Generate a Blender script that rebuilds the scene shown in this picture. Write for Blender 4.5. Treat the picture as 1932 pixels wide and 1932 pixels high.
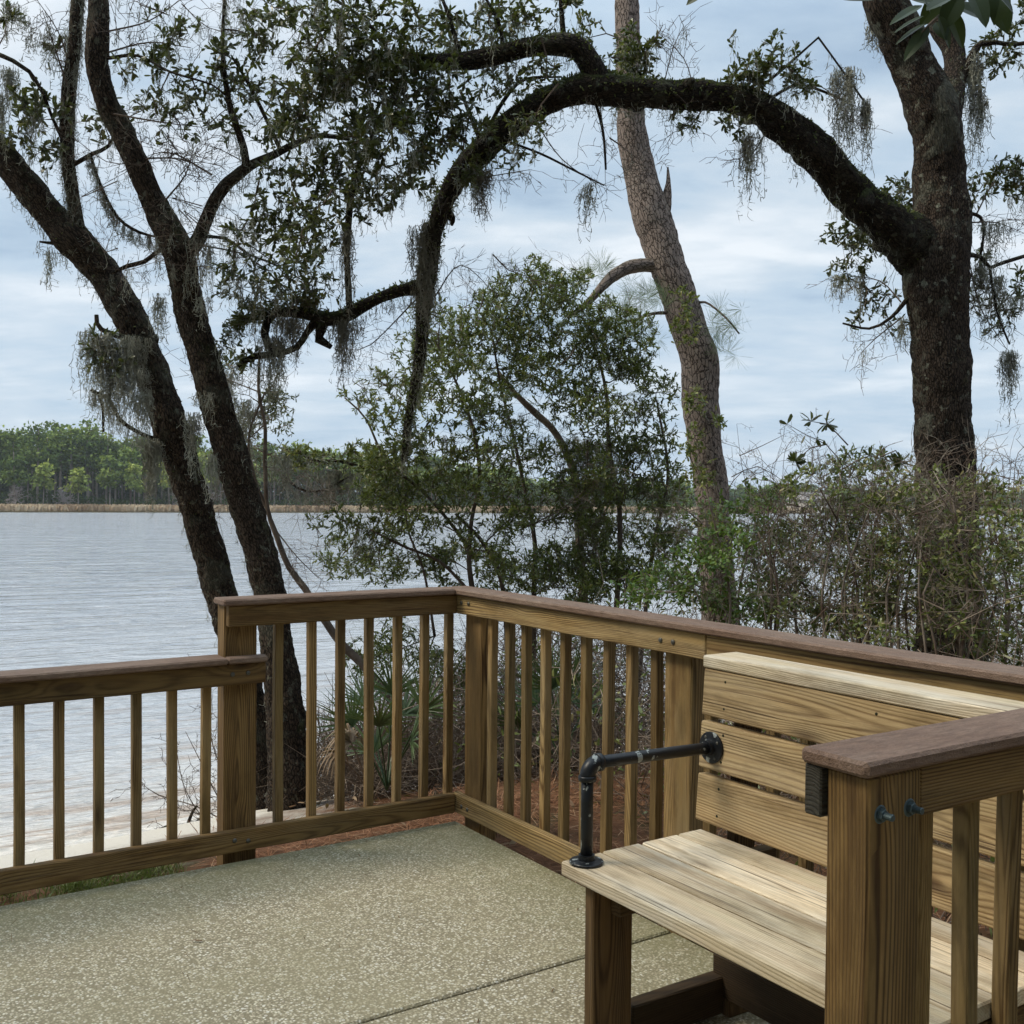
import bpy, math, random
import numpy as np
from mathutils import Vector, noise

C = bpy.context.scene
for o in list(bpy.data.objects):
    bpy.data.objects.remove(o)
R_ = math.radians
WATER = -2.6

# ------------------------------------------------------------------ camera
CAM = np.array([-2.5262, -4.2647, 1.5206])
RT = np.array([0.83369, -0.55252, 0.00903])
UP = np.array([0.00070, 0.01740, 0.99985])
FW = np.array([0.55243, 0.83344, -0.01479])
RT /= np.linalg.norm(RT)
FW = FW - RT * (FW @ RT); FW /= np.linalg.norm(FW)
UP = np.cross(RT, FW)
from mathutils import Matrix
cd = bpy.data.cameras.new('camera')
cam = bpy.data.objects.new('camera', cd)
C.collection.objects.link(cam)
M = Matrix(((RT[0], UP[0], -FW[0], CAM[0]), (RT[1], UP[1], -FW[1], CAM[1]), (RT[2], UP[2], -FW[2], CAM[2]), (0, 0, 0, 1)))
cam.matrix_world = M
cd.sensor_width = 36
cd.lens = 36 * 3136.09 / 3024
cd.clip_start = 0.05
cd.clip_end = 6000
C.camera = cam

# ------------------------------------------------------------------ sky, sun, exposure
SUN_EL, SUN_AZ = R_(48), R_(-62)          # azimuth measured from +Y towards +X
w = bpy.data.worlds.new('World')
C.world = w
w.use_nodes = True
nt = w.node_tree
nt.nodes.clear()
def N(nt, t, **k):
    n = nt.nodes.new(t)
    for a, b in k.items():
        if a == 'inp':
            for i, v in b.items():
                n.inputs[i].default_value = v
        else:
            setattr(n, a, b)
    return n
def LK(nt, a, b):
    nt.links.new(a, b)
def math_(nt, op, a, b=None, c=None, clamp=False):
    n = nt.nodes.new('ShaderNodeMath'); n.operation = op; n.use_clamp = clamp
    for i, v in enumerate((a, b, c)):
        if v is None: continue
        if isinstance(v, (int, float)): n.inputs[i].default_value = v
        else: nt.links.new(v, n.inputs[i])
    return n.outputs[0]
def ramp(nt, fac, stops, interp='LINEAR'):
    n = nt.nodes.new('ShaderNodeValToRGB')
    cr = n.color_ramp; cr.interpolation = interp
    while len(cr.elements) < len(stops): cr.elements.new(.5)
    for e, (p, c) in zip(cr.elements, stops):
        e.position = p; e.color = (*c, 1) if len(c) == 3 else c
    if fac is not None: nt.links.new(fac, n.inputs[0])
    return n.outputs[0]
def mixc(nt, f, a, b, mode='MIX'):
    n = nt.nodes.new('ShaderNodeMix'); n.data_type = 'RGBA'; n.blend_type = mode
    for s, v in ((n.inputs[0], f), (n.inputs[6], a), (n.inputs[7], b)):
        if isinstance(v, (int, float)): s.default_value = v
        elif isinstance(v, tuple): s.default_value = (*v, 1) if len(v) == 3 else v
        else: nt.links.new(v, s)
    return n.outputs[2]
def noise_(nt, vec, scale, detail=3, rough=.5, dist=0, out=0):
    n = nt.nodes.new('ShaderNodeTexNoise')
    n.inputs['Scale'].default_value = scale; n.inputs['Detail'].default_value = detail
    n.inputs['Roughness'].default_value = rough; n.inputs['Distortion'].default_value = dist
    if vec is not None: nt.links.new(vec, n.inputs['Vector'])
    return n.outputs[out]
def vmul(nt, vec, s, off=(0, 0, 0)):
    n = nt.nodes.new('ShaderNodeMapping')
    n.inputs['Scale'].default_value = s; n.inputs['Location'].default_value = off
    nt.links.new(vec, n.inputs['Vector'])
    return n.outputs[0]

tc = N(nt, 'ShaderNodeTexCoord')
sep = N(nt, 'ShaderNodeSeparateXYZ'); LK(nt, tc.outputs['Generated'], sep.inputs[0])
zz = math_(nt, 'ADD', math_(nt, 'MAXIMUM', sep.outputs[2], 0.0), 0.16)
cx = math_(nt, 'DIVIDE', sep.outputs[0], zz)
cy = math_(nt, 'DIVIDE', sep.outputs[1], zz)
cb = N(nt, 'ShaderNodeCombineXYZ'); LK(nt, cx, cb.inputs[0]); LK(nt, cy, cb.inputs[1])
# rotate cloud plane so that bands run across the view
rot = N(nt, 'ShaderNodeVectorRotate', rotation_type='Z_AXIS'); rot.inputs['Angle'].default_value = R_(34)
LK(nt, cb.outputs[0], rot.inputs['Vector'])
n1 = noise_(nt, vmul(nt, rot.outputs[0], (.7, 1.0, 1), (3.2, 1.7, 0)), 1.35, 5, .5, .5)
n2 = noise_(nt, vmul(nt, rot.outputs[0], (.7, 1.1, 1), (9.2, 4.7, 0)), 2.9, 5, .5, .4)
n3 = noise_(nt, vmul(nt, rot.outputs[0], (1, 1.5, 1), (1.2, 7.7, 0)), 7.5, 5, .6, .3)
cl = math_(nt, 'ADD', math_(nt, 'ADD', math_(nt, 'MULTIPLY', n1, .54), math_(nt, 'MULTIPLY', n2, .34)), math_(nt, 'MULTIPLY', n3, .12))
cloud = ramp(nt, cl, [(.36, (2.7, 3.6, 4.65)), (.45, (3.7, 4.6, 5.5)), (.53, (4.6, 5.3, 5.95)), (.63, (6.2, 6.6, 6.95))])
# slightly bluer and darker in the lowest few degrees, where one looks along the cloud base
low = math_(nt, 'SUBTRACT', 1.0, math_(nt, 'DIVIDE', math_(nt, 'MAXIMUM', sep.outputs[2], 0.0), .22), clamp=True)
cloud = mixc(nt, math_(nt, 'MULTIPLY', low, .3), cloud, (3.3, 4.4, 5.9))
# an overcast sky is brightest overhead
zen = math_(nt, 'ADD', 1.0, math_(nt, 'MULTIPLY', math_(nt, 'MAXIMUM', math_(nt, 'SUBTRACT', sep.outputs[2], .38), 0.0), 2.3))
zs = N(nt, 'ShaderNodeVectorMath', operation='SCALE'); LK(nt, cloud, zs.inputs[0]); LK(nt, zen, zs.inputs['Scale']); cloud = zs.outputs[0]
sky = N(nt, 'ShaderNodeTexSky', sky_type='NISHITA', sun_disc=False, sun_elevation=SUN_EL, sun_rotation=SUN_AZ)
col = mixc(nt, .92, sky.outputs[0], cloud)
bg = N(nt, 'ShaderNodeBackground'); bg.inputs['Strength'].default_value = 0.073
LK(nt, col, bg.inputs['Color'])
wo = N(nt, 'ShaderNodeOutputWorld'); LK(nt, bg.outputs[0], wo.inputs[0])

sd = bpy.data.lights.new('sun', 'SUN'); sd.energy = 1.5; sd.angle = R_(20); sd.color = (1, .90, .72)
sun = bpy.data.objects.new('sun', sd); C.collection.objects.link(sun)
sdir = Vector((math.sin(SUN_AZ) * math.cos(SUN_EL), math.cos(SUN_AZ) * math.cos(SUN_EL), math.sin(SUN_EL)))
sun.rotation_euler = sdir.to_track_quat('Z', 'Y').to_euler()
sun.location = (0, 0, 30)
C.view_settings.view_transform = 'Standard'
C.view_settings.look = 'None'
C.view_settings.exposure = 1.02
C.view_settings.gamma = 1

# ------------------------------------------------------------------ helpers
FPX = 3136.09 * 1932 / 3024
def at(u, v, d):
    """a point at distance d (along the viewing axis) in the direction of photo position u, v on a 1932 grid"""
    return CAM + d * (FW + RT * (u - 966) / FPX - UP * (v - 966) / FPX)
rng = np.random.default_rng(7)
random.seed(7)

def nrm(a):
    a = np.asarray(a, float)
    return a / (np.linalg.norm(a, axis=-1, keepdims=True) + 1e-12)

class MB:
    def __init__(s):
        s.v = []; s.f = {}; s.n = 0; s.at = {}
    def add(s, V, F, **attrs):
        V = np.asarray(V, float).reshape(-1, 3); F = np.asarray(F, int)
        s.v.append(V); s.f.setdefault(F.shape[1], []).append(F + s.n)
        for k, a in attrs.items():
            a = np.asarray(a, float)
            s.at.setdefault(k, []).append((s.n, a))
        s.n += len(V)
    def addf(s, V, Fs, **attrs):
        V = np.asarray(V, float).reshape(-1, 3)
        s.v.append(V)
        for F in Fs:
            F = np.asarray(F, int)
            if F.ndim == 1: F = F[None]
            s.f.setdefault(F.shape[1], []).append(F + s.n)
        for k, a in attrs.items():
            s.at.setdefault(k, []).append((s.n, np.asarray(a, float)))
        s.n += len(V)
    def build(s, name, mat, parent=None, smooth=False, origin=None):
        V = np.concatenate(s.v) if s.v else np.zeros((0, 3))
        if origin is not None: V = V - np.asarray(origin)
        me = bpy.data.meshes.new(name)
        loops = []; starts = []; tot = 0
        for k in sorted(s.f):
            F = np.concatenate(s.f[k]); loops.append(F.ravel())
            starts.append(tot + np.arange(len(F)) * k); tot += F.size
        loops = np.concatenate(loops); starts = np.concatenate(starts)
        me.vertices.add(len(V)); me.vertices.foreach_set('co', V.astype(np.float32).ravel())
        me.loops.add(len(loops)); me.loops.foreach_set('vertex_index', loops.astype(np.int32))
        me.polygons.add(len(starts)); me.polygons.foreach_set('loop_start', starts.astype(np.int32))
        for k, lst in s.at.items():
            dim = 3 if lst[0][1].ndim == 2 else 1
            arr = np.zeros((len(V), 3) if dim == 3 else len(V), np.float32)
            for st, a in lst: arr[st:st + len(a)] = a
            A = me.attributes.new(k, 'FLOAT_VECTOR' if dim == 3 else 'FLOAT', 'POINT')
            A.data.foreach_set('vector' if dim == 3 else 'value', arr.ravel())
        me.update(calc_edges=True); me.validate()
        me.polygons.foreach_set('use_smooth', np.full(len(me.polygons), bool(smooth)))
        me.materials.append(mat)
        o = bpy.data.objects.new(name, me); C.collection.objects.link(o)
        if parent is not None:
            o.parent = parent
            if origin is None: o.matrix_parent_inverse = parent.matrix_world.inverted()
        elif origin is not None: o.location = origin
        return o

def tag(o, label=None, cat=None, group=None, kind=None):
    if label: o['label'] = label
    if cat: o['category'] = cat
    if group: o['group'] = group
    if kind: o['kind'] = kind
    return o
def empty(name, loc, label, cat, group=None):
    o = bpy.data.objects.new(name, None); o.location = loc; o.empty_display_size = .2
    C.collection.objects.link(o); bpy.context.view_layer.update() if False else None
    o.matrix_world = Matrix.Translation(Vector(loc))
    return tag(o, label, cat, group)

def board(mb, o, L, W, T, LD, WD, TD, b=.004, seg=None, warp=.0012, inset=True):
    """a sawn board: corner o, length/width/thickness along LD/WD/TD, arrises eased by b"""
    o, LD, WD, TD = (np.asarray(a, float) for a in (o, LD, WD, TD))
    seg = seg or max(2, int(L / .25))
    prof = np.array([(b, 0), (W - b, 0), (W, b), (W, T - b), (W - b, T), (b, T), (0, T - b), (0, b)])
    c = np.array([W / 2, T / 2])
    ls = [0, b] + list(np.linspace(b, L - b, seg + 1)[1:-1]) + [L - b, L]
    sc = [1 if 0 < i < len(ls) - 1 else None for i in range(len(ls))]
    V = []; G = []
    off = np.array([random.uniform(0, 50), random.uniform(-.09, .09), random.uniform(-.07, .07)])
    sd = random.uniform(0, 100)
    for l, s in zip(ls, sc):
        p = prof if s else c + (prof - c) * np.array([(W - 2 * b) / W, (T - 2 * b) / T])
        wv = noise.noise(Vector((l * 1.3 + sd, 3.1, 0))) * warp * 2
        wt = noise.noise(Vector((l * 1.3 + sd, 9.1, 0))) * warp * 2
        V.append(o + LD * l + np.outer(p[:, 0] + wv, WD) + np.outer(p[:, 1] + wt, TD))
        G.append(np.column_stack([np.full(8, l), p[:, 0], p[:, 1]]) + off)
    V = np.concatenate(V); G = np.concatenate(G); n = len(ls)
    F = []
    for i in range(n - 1):
        for k in range(8):
            a, d = i * 8 + k, i * 8 + (k + 1) % 8
            F.append((a, a + 8, d + 8, d))
    F = np.array(F)
    if np.dot(np.cross(LD, WD), TD) < 0: F = F[:, ::-1]
    caps = [np.arange(8)[::-1], np.arange(8) + (n - 1) * 8]
    mb.addf(V, [F, caps[0], caps[1]], gco=G, bt=np.full(len(V), random.random()))

def frames(P):
    T = np.gradient(P, axis=0); T = nrm(T)
    A = np.zeros_like(P); ref = np.array([0, 0, 1.]) if abs(T[0][2]) < .9 else np.array([1., 0, 0])
    a = np.cross(ref, T[0]); A[0] = a / np.linalg.norm(a)
    for i in range(1, len(P)):
        a = A[i - 1] - T[i] * (A[i - 1] @ T[i]); A[i] = a / (np.linalg.norm(a) + 1e-12)
    return T, A, np.cross(T, A)

def resample(P, R, step):
    P = np.asarray(P, float); R = np.asarray(R, float)
    n = len(P)
    Q = np.vstack([2 * P[0] - P[1], P, 2 * P[-1] - P[-2]])
    out = []; ro = []
    for i in range(n - 1):
        p0, p1, p2, p3 = Q[i], Q[i + 1], Q[i + 2], Q[i + 3]
        k = max(1, int(np.linalg.norm(p2 - p1) / step))
        for j in range(k):
            t = j / k
            out.append(.5 * ((2 * p1) + (-p0 + p2) * t + (2 * p0 - 5 * p1 + 4 * p2 - p3) * t * t + (-p0 + 3 * p1 - 3 * p2 + p3) * t ** 3))
            ro.append(R[i] * (1 - t) + R[i + 1] * t)
    out.append(P[-1]); ro.append(R[-1])
    return np.array(out), np.array(ro)

def tube(mb, P, R, sides=8, rough=0.0, fr=6.0, cap=True, plates=0.0, seed=0.0):
    """swept tube; rough = relative lump height, plates = relative bark ridge height"""
    P = np.asarray(P, float); R = np.asarray(R, float)
    T, A, B = frames(P)
    th = np.arange(sides) * 2 * math.pi / sides
    n = len(P)
    s = np.concatenate([[0], np.cumsum(np.linalg.norm(np.diff(P, axis=0), axis=1))])
    rad = np.repeat(R[:, None], sides, 1)
    if rough or plates:
        for i in range(n):
            for k in range(sides):
                ct, st = math.cos(th[k]), math.sin(th[k])
                m = 1.0
                if rough:
                    m += rough * noise.noise(Vector((ct * .9 + seed, st * .9, s[i] * fr)))
                    m += rough * .5 * noise.noise(Vector((ct * 2.2, st * 2.2 + seed, s[i] * fr * 2.6)))
                if plates:
                    q = R[i] * 28
                    v = noise.noise(Vector((ct * q + seed, st * q, s[i] * 11)))
                    m += plates * (1 - 2 * abs(v)) * .8 + plates * .5 * noise.noise(Vector((ct * q * 2 + seed, st * q * 2, s[i] * 30)))
                rad[i, k] *= m
    V = P[:, None, :] + rad[:, :, None] * (np.cos(th)[None, :, None] * A[:, None, :] + np.sin(th)[None, :, None] * B[:, None, :])
    G = np.stack([np.broadcast_to(np.cos(th)[None, :] * R[:, None], (n, sides)), np.broadcast_to(np.sin(th)[None, :] * R[:, None], (n, sides)),
                  np.broadcast_to(s[:, None], (n, sides))], -1).reshape(-1, 3) + seed
    i = np.arange(n - 1)[:, None] * sides; k = np.arange(sides)[None, :]; k2 = (k + 1) % sides
    F = np.stack([i + k, i + k2, i + sides + k2, i + sides + k], -1).reshape(-1, 4)
    fs = [F]
    if cap: fs += [np.arange(sides)[::-1], np.arange(sides) + (n - 1) * sides]
    mb.addf(V.reshape(-1, 3), fs, gco=G)

def thin_tubes(mb, segs, r0, r1, sides=3):
    """many straight tapered twig segments at once: segs (N,2,3)"""
    segs = np.asarray(segs, float)
    if not len(segs): return
    r0 = np.broadcast_to(r0, len(segs)); r1 = np.broadcast_to(r1, len(segs))
    d = nrm(segs[:, 1] - segs[:, 0])
    ref = np.where(np.abs(d[:, 2:3]) < .9, np.array([[0, 0, 1.]]), np.array([[1., 0, 0]]))
    a = nrm(np.cross(d, ref)); b = np.cross(d, a)
    th = np.arange(sides) * 2 * math.pi / sides
    ring = np.cos(th)[None, :, None] * a[:, None, :] + np.sin(th)[None, :, None] * b[:, None, :]
    V = np.concatenate([segs[:, 0][:, None, :] + ring * r0[:, None, None], segs[:, 1][:, None, :] + ring * r1[:, None, None]], 1)
    base = (np.arange(len(segs)) * 2 * sides)[:, None]
    k = np.arange(sides)[None, :]; k2 = (k + 1) % sides
    F = np.stack([base + k, base + k2, base + sides + k2, base + sides + k], -1).reshape(-1, 4)
    mb.add(V.reshape(-1, 3), F, gco=V.reshape(-1, 3))

def leaves(mb, base, d, nrm_, L, W, curl=.15, tint=None, wide=.5):
    """pointed oval leaves, six points each, slightly cupped and curled"""
    n = len(base)
    if n == 0: return
    d = nrm(d); side = nrm(np.cross(d, nrm_)); up = np.cross(side, d)
    L = np.broadcast_to(L, n)[:, None]; W = np.broadcast_to(W, n)[:, None]
    c = (rng.random((n, 1)) - .3) * curl * 2
    p0 = base
    m1 = base + d * L * (wide * .72) - up * L * c * .10
    m2 = base + d * L * (wide + .31) - up * L * c * .42
    tip = base + d * L - up * L * c * .75
    cup = up * W * .16
    V = np.stack([p0, m1 + side * W * .42 + cup, m1 - side * W * .42 + cup, m2 + side * W * .45 + cup, m2 - side * W * .45 + cup, tip], 1)
    F0 = np.array([(0, 1, 2), (1, 3, 4), (1, 4, 2), (3, 5, 4)])
    F = (F0[None] + (np.arange(n) * 6)[:, None, None]).reshape(-1, 3)
    if tint is None: tint = rng.random(n)
    mb.add(V.reshape(-1, 3), F, tint=np.repeat(tint, 6))

def randdir(n):
    return nrm(rng.normal(size=(n, 3)))

# ------------------------------------------------------------------ materials
def newmat(name):
    m = bpy.data.materials.new(name); m.use_nodes = True
    nt = m.node_tree; nt.nodes.clear()
    out = N(nt, 'ShaderNodeOutputMaterial'); p = N(nt, 'ShaderNodeBsdfPrincipled')
    LK(nt, p.outputs[0], out.inputs[0])
    return m, nt, p, out
def bump(nt, p, h, strength, dist):
    b = N(nt, 'ShaderNodeBump'); b.inputs['Strength'].default_value = strength; b.inputs['Distance'].default_value = dist
    LK(nt, h, b.inputs['Height']); LK(nt, b.outputs[0], p.inputs['Normal'])
def attr(nt, name, out='Vector'):
    a = N(nt, 'ShaderNodeAttribute', attribute_name=name); return a.outputs[out]

def wood(name, early, late, grey, stain, ringf=900, contrast=.95, greyamt=.3, stainamt=.5, rough=.75, knot=(.05, .025, .012)):
    m, nt, p, out = newmat(name)
    g = attr(nt, 'gco'); bt = attr(nt, 'bt', 'Fac')
    s = N(nt, 'ShaderNodeSeparateXYZ'); LK(nt, g, s.inputs[0])
    # knots: sparse cells along the board
    kv = vmul(nt, g, (2.1, 8.5, 5.0))
    vo = N(nt, 'ShaderNodeTexVoronoi', feature='F1'); vo.inputs['Scale'].default_value = 1; LK(nt, kv, vo.inputs['Vector'])
    kd = vo.outputs['Distance']
    kn = math_(nt, 'POWER', 2.718, math_(nt, 'MULTIPLY', math_(nt, 'MULTIPLY', kd, kd), -26.0))
    # only some cells carry a knot
    csep = N(nt, 'ShaderNodeSeparateColor'); LK(nt, vo.outputs['Color'], csep.inputs[0])
    has = math_(nt, 'GREATER_THAN', csep.outputs[0], .52)
    kn = math_(nt, 'MULTIPLY', kn, has)
    n1 = noise_(nt, vmul(nt, g, (.55, 4, 4)), 1.0, 2, .4)
    n2 = noise_(nt, vmul(nt, g, (2.0, 20, 20)), 1.0, 3, .5)
    dd = math_(nt, 'ADD', math_(nt, 'MULTIPLY', math_(nt, 'SUBTRACT', n1, .5), .16), math_(nt, 'MULTIPLY', math_(nt, 'SUBTRACT', n2, .5), .008))
    r = math_(nt, 'SQRT', math_(nt, 'ADD', math_(nt, 'POWER', math_(nt, 'ADD', s.outputs[1], .01), 2), math_(nt, 'POWER', math_(nt, 'ADD', s.outputs[2], .02), 2)))
    r = math_(nt, 'ADD', math_(nt, 'ADD', r, dd), math_(nt, 'MULTIPLY', kn, .022))
    sn = math_(nt, 'SINE', math_(nt, 'MULTIPLY', r, math_(nt, 'MULTIPLY', float(ringf), math_(nt, 'ADD', .7, math_(nt, 'MULTIPLY', bt, .6)))))
    ring = math_(nt, 'POWER', math_(nt, 'ADD', math_(nt, 'MULTIPLY', sn, .5), .5), 2.2)
    fib = noise_(nt, vmul(nt, g, (9, 420, 420)), 1.0, 2, .6)
    fib2 = noise_(nt, vmul(nt, g, (4, 90, 90)), 1.0, 3, .6)
    rc = math_(nt, 'MULTIPLY', contrast, ramp(nt, noise_(nt, vmul(nt, g, (1.3, 22, 22), (2, 8, 5)), 1.0, 3, .6), [(.3, (.25, .25, .25)), (.65, (1.25, 1.25, 1.25))]))
    c = mixc(nt, math_(nt, 'MULTIPLY', ring, rc, clamp=True), early, late)
    gz = N(nt, 'ShaderNodeNewGeometry')
    # weathered grey blotches with shapes of their own
    gm = math_(nt, 'MULTIPLY', ramp(nt, noise_(nt, vmul(nt, g, (1.7, 9, 9), (5, 2, 1)), 1.0, 4, .6), [(.42, (0, 0, 0)), (.66, (1, 1, 1))]), greyamt)
    c = mixc(nt, gm, c, grey)
    sm = math_(nt, 'MULTIPLY', ramp(nt, noise_(nt, vmul(nt, g, (1.1, 6, 6), (15, 7, 3)), 1.0, 4, .6), [(.47, (0, 0, 0)), (.68, (1, 1, 1))]), stainamt)
    c = mixc(nt, sm, c, stain)
    c = mixc(nt, .55, c, ramp(nt, math_(nt, 'ADD', math_(nt, 'MULTIPLY', fib, .5), math_(nt, 'MULTIPLY', fib2, .5)), [(.3, (.42, .42, .42)), (.7, (1, 1, 1))]), 'MULTIPLY')
    c = mixc(nt, math_(nt, 'MULTIPLY', math_(nt, 'POWER', kn, 2.5), .85), c, knot)
    # drying checks and dark streaks along the grain
    ck = noise_(nt, vmul(nt, g, (1.6, 130, 130), (3, 3, 9)), 1.0, 2, .5)
    ckm = ramp(nt, ck, [(.28, (1, 1, 1)), (.345, (0, 0, 0))])
    c = mixc(nt, math_(nt, 'MULTIPLY', ckm, .75), c, knot)
    st2 = ramp(nt, noise_(nt, vmul(nt, g, (.8, 30, 30), (7, 1, 4)), 1.0, 4, .6), [(.50, (0, 0, 0)), (.70, (1, 1, 1))])
    c = mixc(nt, math_(nt, 'MULTIPLY', st2, .6), c, late)
    gr = ramp(nt, noise_(nt, vmul(nt, g, (2.4, 11, 11), (4, 4, 4)), 1.0, 6, .7), [(.36, (.50, .47, .42)), (.52, (1, 1, 1))])
    c = mixc(nt, .75, c, gr, 'MULTIPLY')
    br = math_(nt, 'ADD', .74, math_(nt, 'MULTIPLY', bt, .58))
    v = N(nt, 'ShaderNodeVectorMath', operation='SCALE'); LK(nt, c, v.inputs[0]); LK(nt, br, v.inputs['Scale'])
    LK(nt, v.outputs[0], p.inputs['Base Color'])
    p.inputs['Roughness'].default_value = rough
    p.inputs['Specular IOR Level'].default_value = .25
    h = math_(nt, 'SUBTRACT', math_(nt, 'ADD', math_(nt, 'MULTIPLY', ring, .6), math_(nt, 'MULTIPLY', fib2, .9)), math_(nt, 'MULTIPLY', ckm, 1.2))
    bump(nt, p, h, .55, .0022)
    return m

M_rail = wood('railing pine', (.255, .155, .056), (.095, .046, .014), (.21, .16, .088), (.105, .078, .03), greyamt=.35, stainamt=.55)
M_rail_pale = wood('pale railing pine', (.44, .30, .125), (.12, .062, .022), (.38, .31, .19), (.22, .17, .07), greyamt=.45, stainamt=.45)
M_post = wood('post pine', (.35, .21, .075), (.08, .038, .012), (.27, .20, .11), (.13, .09, .034), greyamt=.25, stainamt=.5, ringf=1000)
M_bal = wood('baluster pine', (.33, .215, .088), (.12, .064, .02), (.30, .24, .14), (.15, .115, .042), greyamt=.5, stainamt=.5, ringf=1100)
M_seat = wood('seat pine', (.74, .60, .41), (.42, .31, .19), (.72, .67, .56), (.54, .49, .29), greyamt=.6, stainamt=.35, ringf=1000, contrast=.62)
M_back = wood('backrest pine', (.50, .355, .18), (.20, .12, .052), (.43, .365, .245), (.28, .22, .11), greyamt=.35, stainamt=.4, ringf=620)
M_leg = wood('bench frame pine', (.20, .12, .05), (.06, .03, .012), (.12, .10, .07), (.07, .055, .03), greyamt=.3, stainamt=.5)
M_leg_shade = wood('shaded bench timber', (.075, .045, .022), (.03, .018, .009), (.06, .048, .03), (.03, .024, .012), greyamt=.3, stainamt=.5)  # darker copy of the bench frame wood, shade under the bench put into colour
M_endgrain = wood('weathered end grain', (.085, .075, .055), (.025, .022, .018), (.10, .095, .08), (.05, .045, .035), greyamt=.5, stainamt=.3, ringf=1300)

def simple(name, col, rough=.5, metal=0, spec=.5, bumps=None, var=None):
    m, nt, p, out = newmat(name)
    p.inputs['Base Color'].default_value = (*col, 1); p.inputs['Roughness'].default_value = rough
    p.inputs['Metallic'].default_value = metal; p.inputs['Specular IOR Level'].default_value = spec
    tcn = N(nt, 'ShaderNodeTexCoord')
    if var:
        c = mixc(nt, ramp(nt, noise_(nt, tcn.outputs['Object'], var[0], 4, .6), [(.4, (0, 0, 0)), (.62, (1, 1, 1))]), col, var[1])
        LK(nt, c, p.inputs['Base Color'])
    if bumps: bump(nt, p, noise_(nt, tcn.outputs['Object'], bumps[0], 4, .6), bumps[1], bumps[2])
    return m

# composite cap board: mauve brown, finely embossed
m, nt_, p, out = newmat('composite cap'); M_cap = m
g = attr(nt_, 'gco'); bt = attr(nt_, 'bt', 'Fac')
a = noise_(nt_, vmul(nt_, g, (22, 110, 110)), 1, 5, .7)
b_ = noise_(nt_, vmul(nt_, g, (2.0, 6, 6)), 1, 4, .6)
a3 = noise_(nt_, g, 260, 2, .6)
c = mixc(nt_, ramp(nt_, b_, [(.35, (0, 0, 0)), (.68, (1, 1, 1))]), (.205, .125, .085), (.275, .195, .145))
c = mixc(nt_, .8, c, ramp(nt_, a, [(.34, (.5, .47, .45)), (.62, (1, 1, 1))]), 'MULTIPLY')
c = mixc(nt_, .45, c, ramp(nt_, a3, [(.35, (.5, .5, .5)), (.6, (1, 1, 1))]), 'MULTIPLY')
LK(nt_, c, p.inputs['Base Color']); p.inputs['Roughness'].default_value = .7; p.inputs['Specular IOR Level'].default_value = .3
bump(nt_, p, math_(nt_, 'ADD', a, a3), .8, .003)

# exposed aggregate concrete
m, nt_, p, out = newmat('aggregate concrete'); M_deck = m
tcn = N(nt_, 'ShaderNodeTexCoord'); ob = tcn.outputs['Object']
vo = N(nt_, 'ShaderNodeTexVoronoi'); vo.inputs['Scale'].default_value = 118; LK(nt_, ob, vo.inputs['Vector'])
vo.inputs['Randomness'].default_value = 1
vs = N(nt_, 'ShaderNodeSeparateColor'); LK(nt_, vo.outputs['Color'], vs.inputs[0])
peb = ramp(nt_, vs.outputs[0], [(0, (.20, .165, .10)), (.25, (.42, .36, .24)), (.55, (.62, .54, .38)), (.82, (.76, .68, .51)), (.95, (.88, .82, .67)), (1, (.93, .88, .75))])
vo2 = N(nt_, 'ShaderNodeTexVoronoi'); vo2.inputs['Scale'].default_value = 68; LK(nt_, ob, vo2.inputs['Vector'])
vs2 = N(nt_, 'ShaderNodeSeparateColor'); LK(nt_, vo2.outputs['Color'], vs2.inputs[0])
bigp = math_(nt_, 'MULTIPLY', math_(nt_, 'LESS_THAN', vo2.outputs['Distance'], .36), math_(nt_, 'GREATER_THAN', vs2.outputs[0], .60))
mort = ramp(nt_, math_(nt_, 'MULTIPLY', vo.outputs['Distance'], 1.0), [(.32, (0, 0, 0)), (.62, (1, 1, 1))])
c = mixc(nt_, mort, peb, (.28, .235, .15))
c = mixc(nt_, math_(nt_, 'MULTIPLY', bigp, .85), c, ramp(nt_, vs2.outputs[1], [(0, (.20, .16, .10)), (.4, (.50, .42, .30)), (1, (.86, .81, .70))]))
fine = noise_(nt_, ob, 420, 3, .7)
c = mixc(nt_, .5, c, ramp(nt_, fine, [(.3, (.5, .5, .48)), (.7, (1, 1, 1))]), 'MULTIPLY')
big = noise_(nt_, ob, 2.3, 6, .62)
blot = noise_(nt_, ob, .9, 7, .66, .6)
c = mixc(nt_, ramp(nt_, blot, [(.50, (0, 0, 0)), (.62, (.5, .5, .5))]), c, mixc(nt_, .5, c, (.15, .125, .07)))
c = mixc(nt_, math_(nt_, 'MULTIPLY', ramp(nt_, big, [(.4, (0, 0, 0)), (.7, (1, 1, 1))]), .5), c, (.32, .275, .16), 'MIX')
sx = N(nt_, 'ShaderNodeSeparateXYZ'); LK(nt_, ob, sx.inputs[0])
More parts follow.
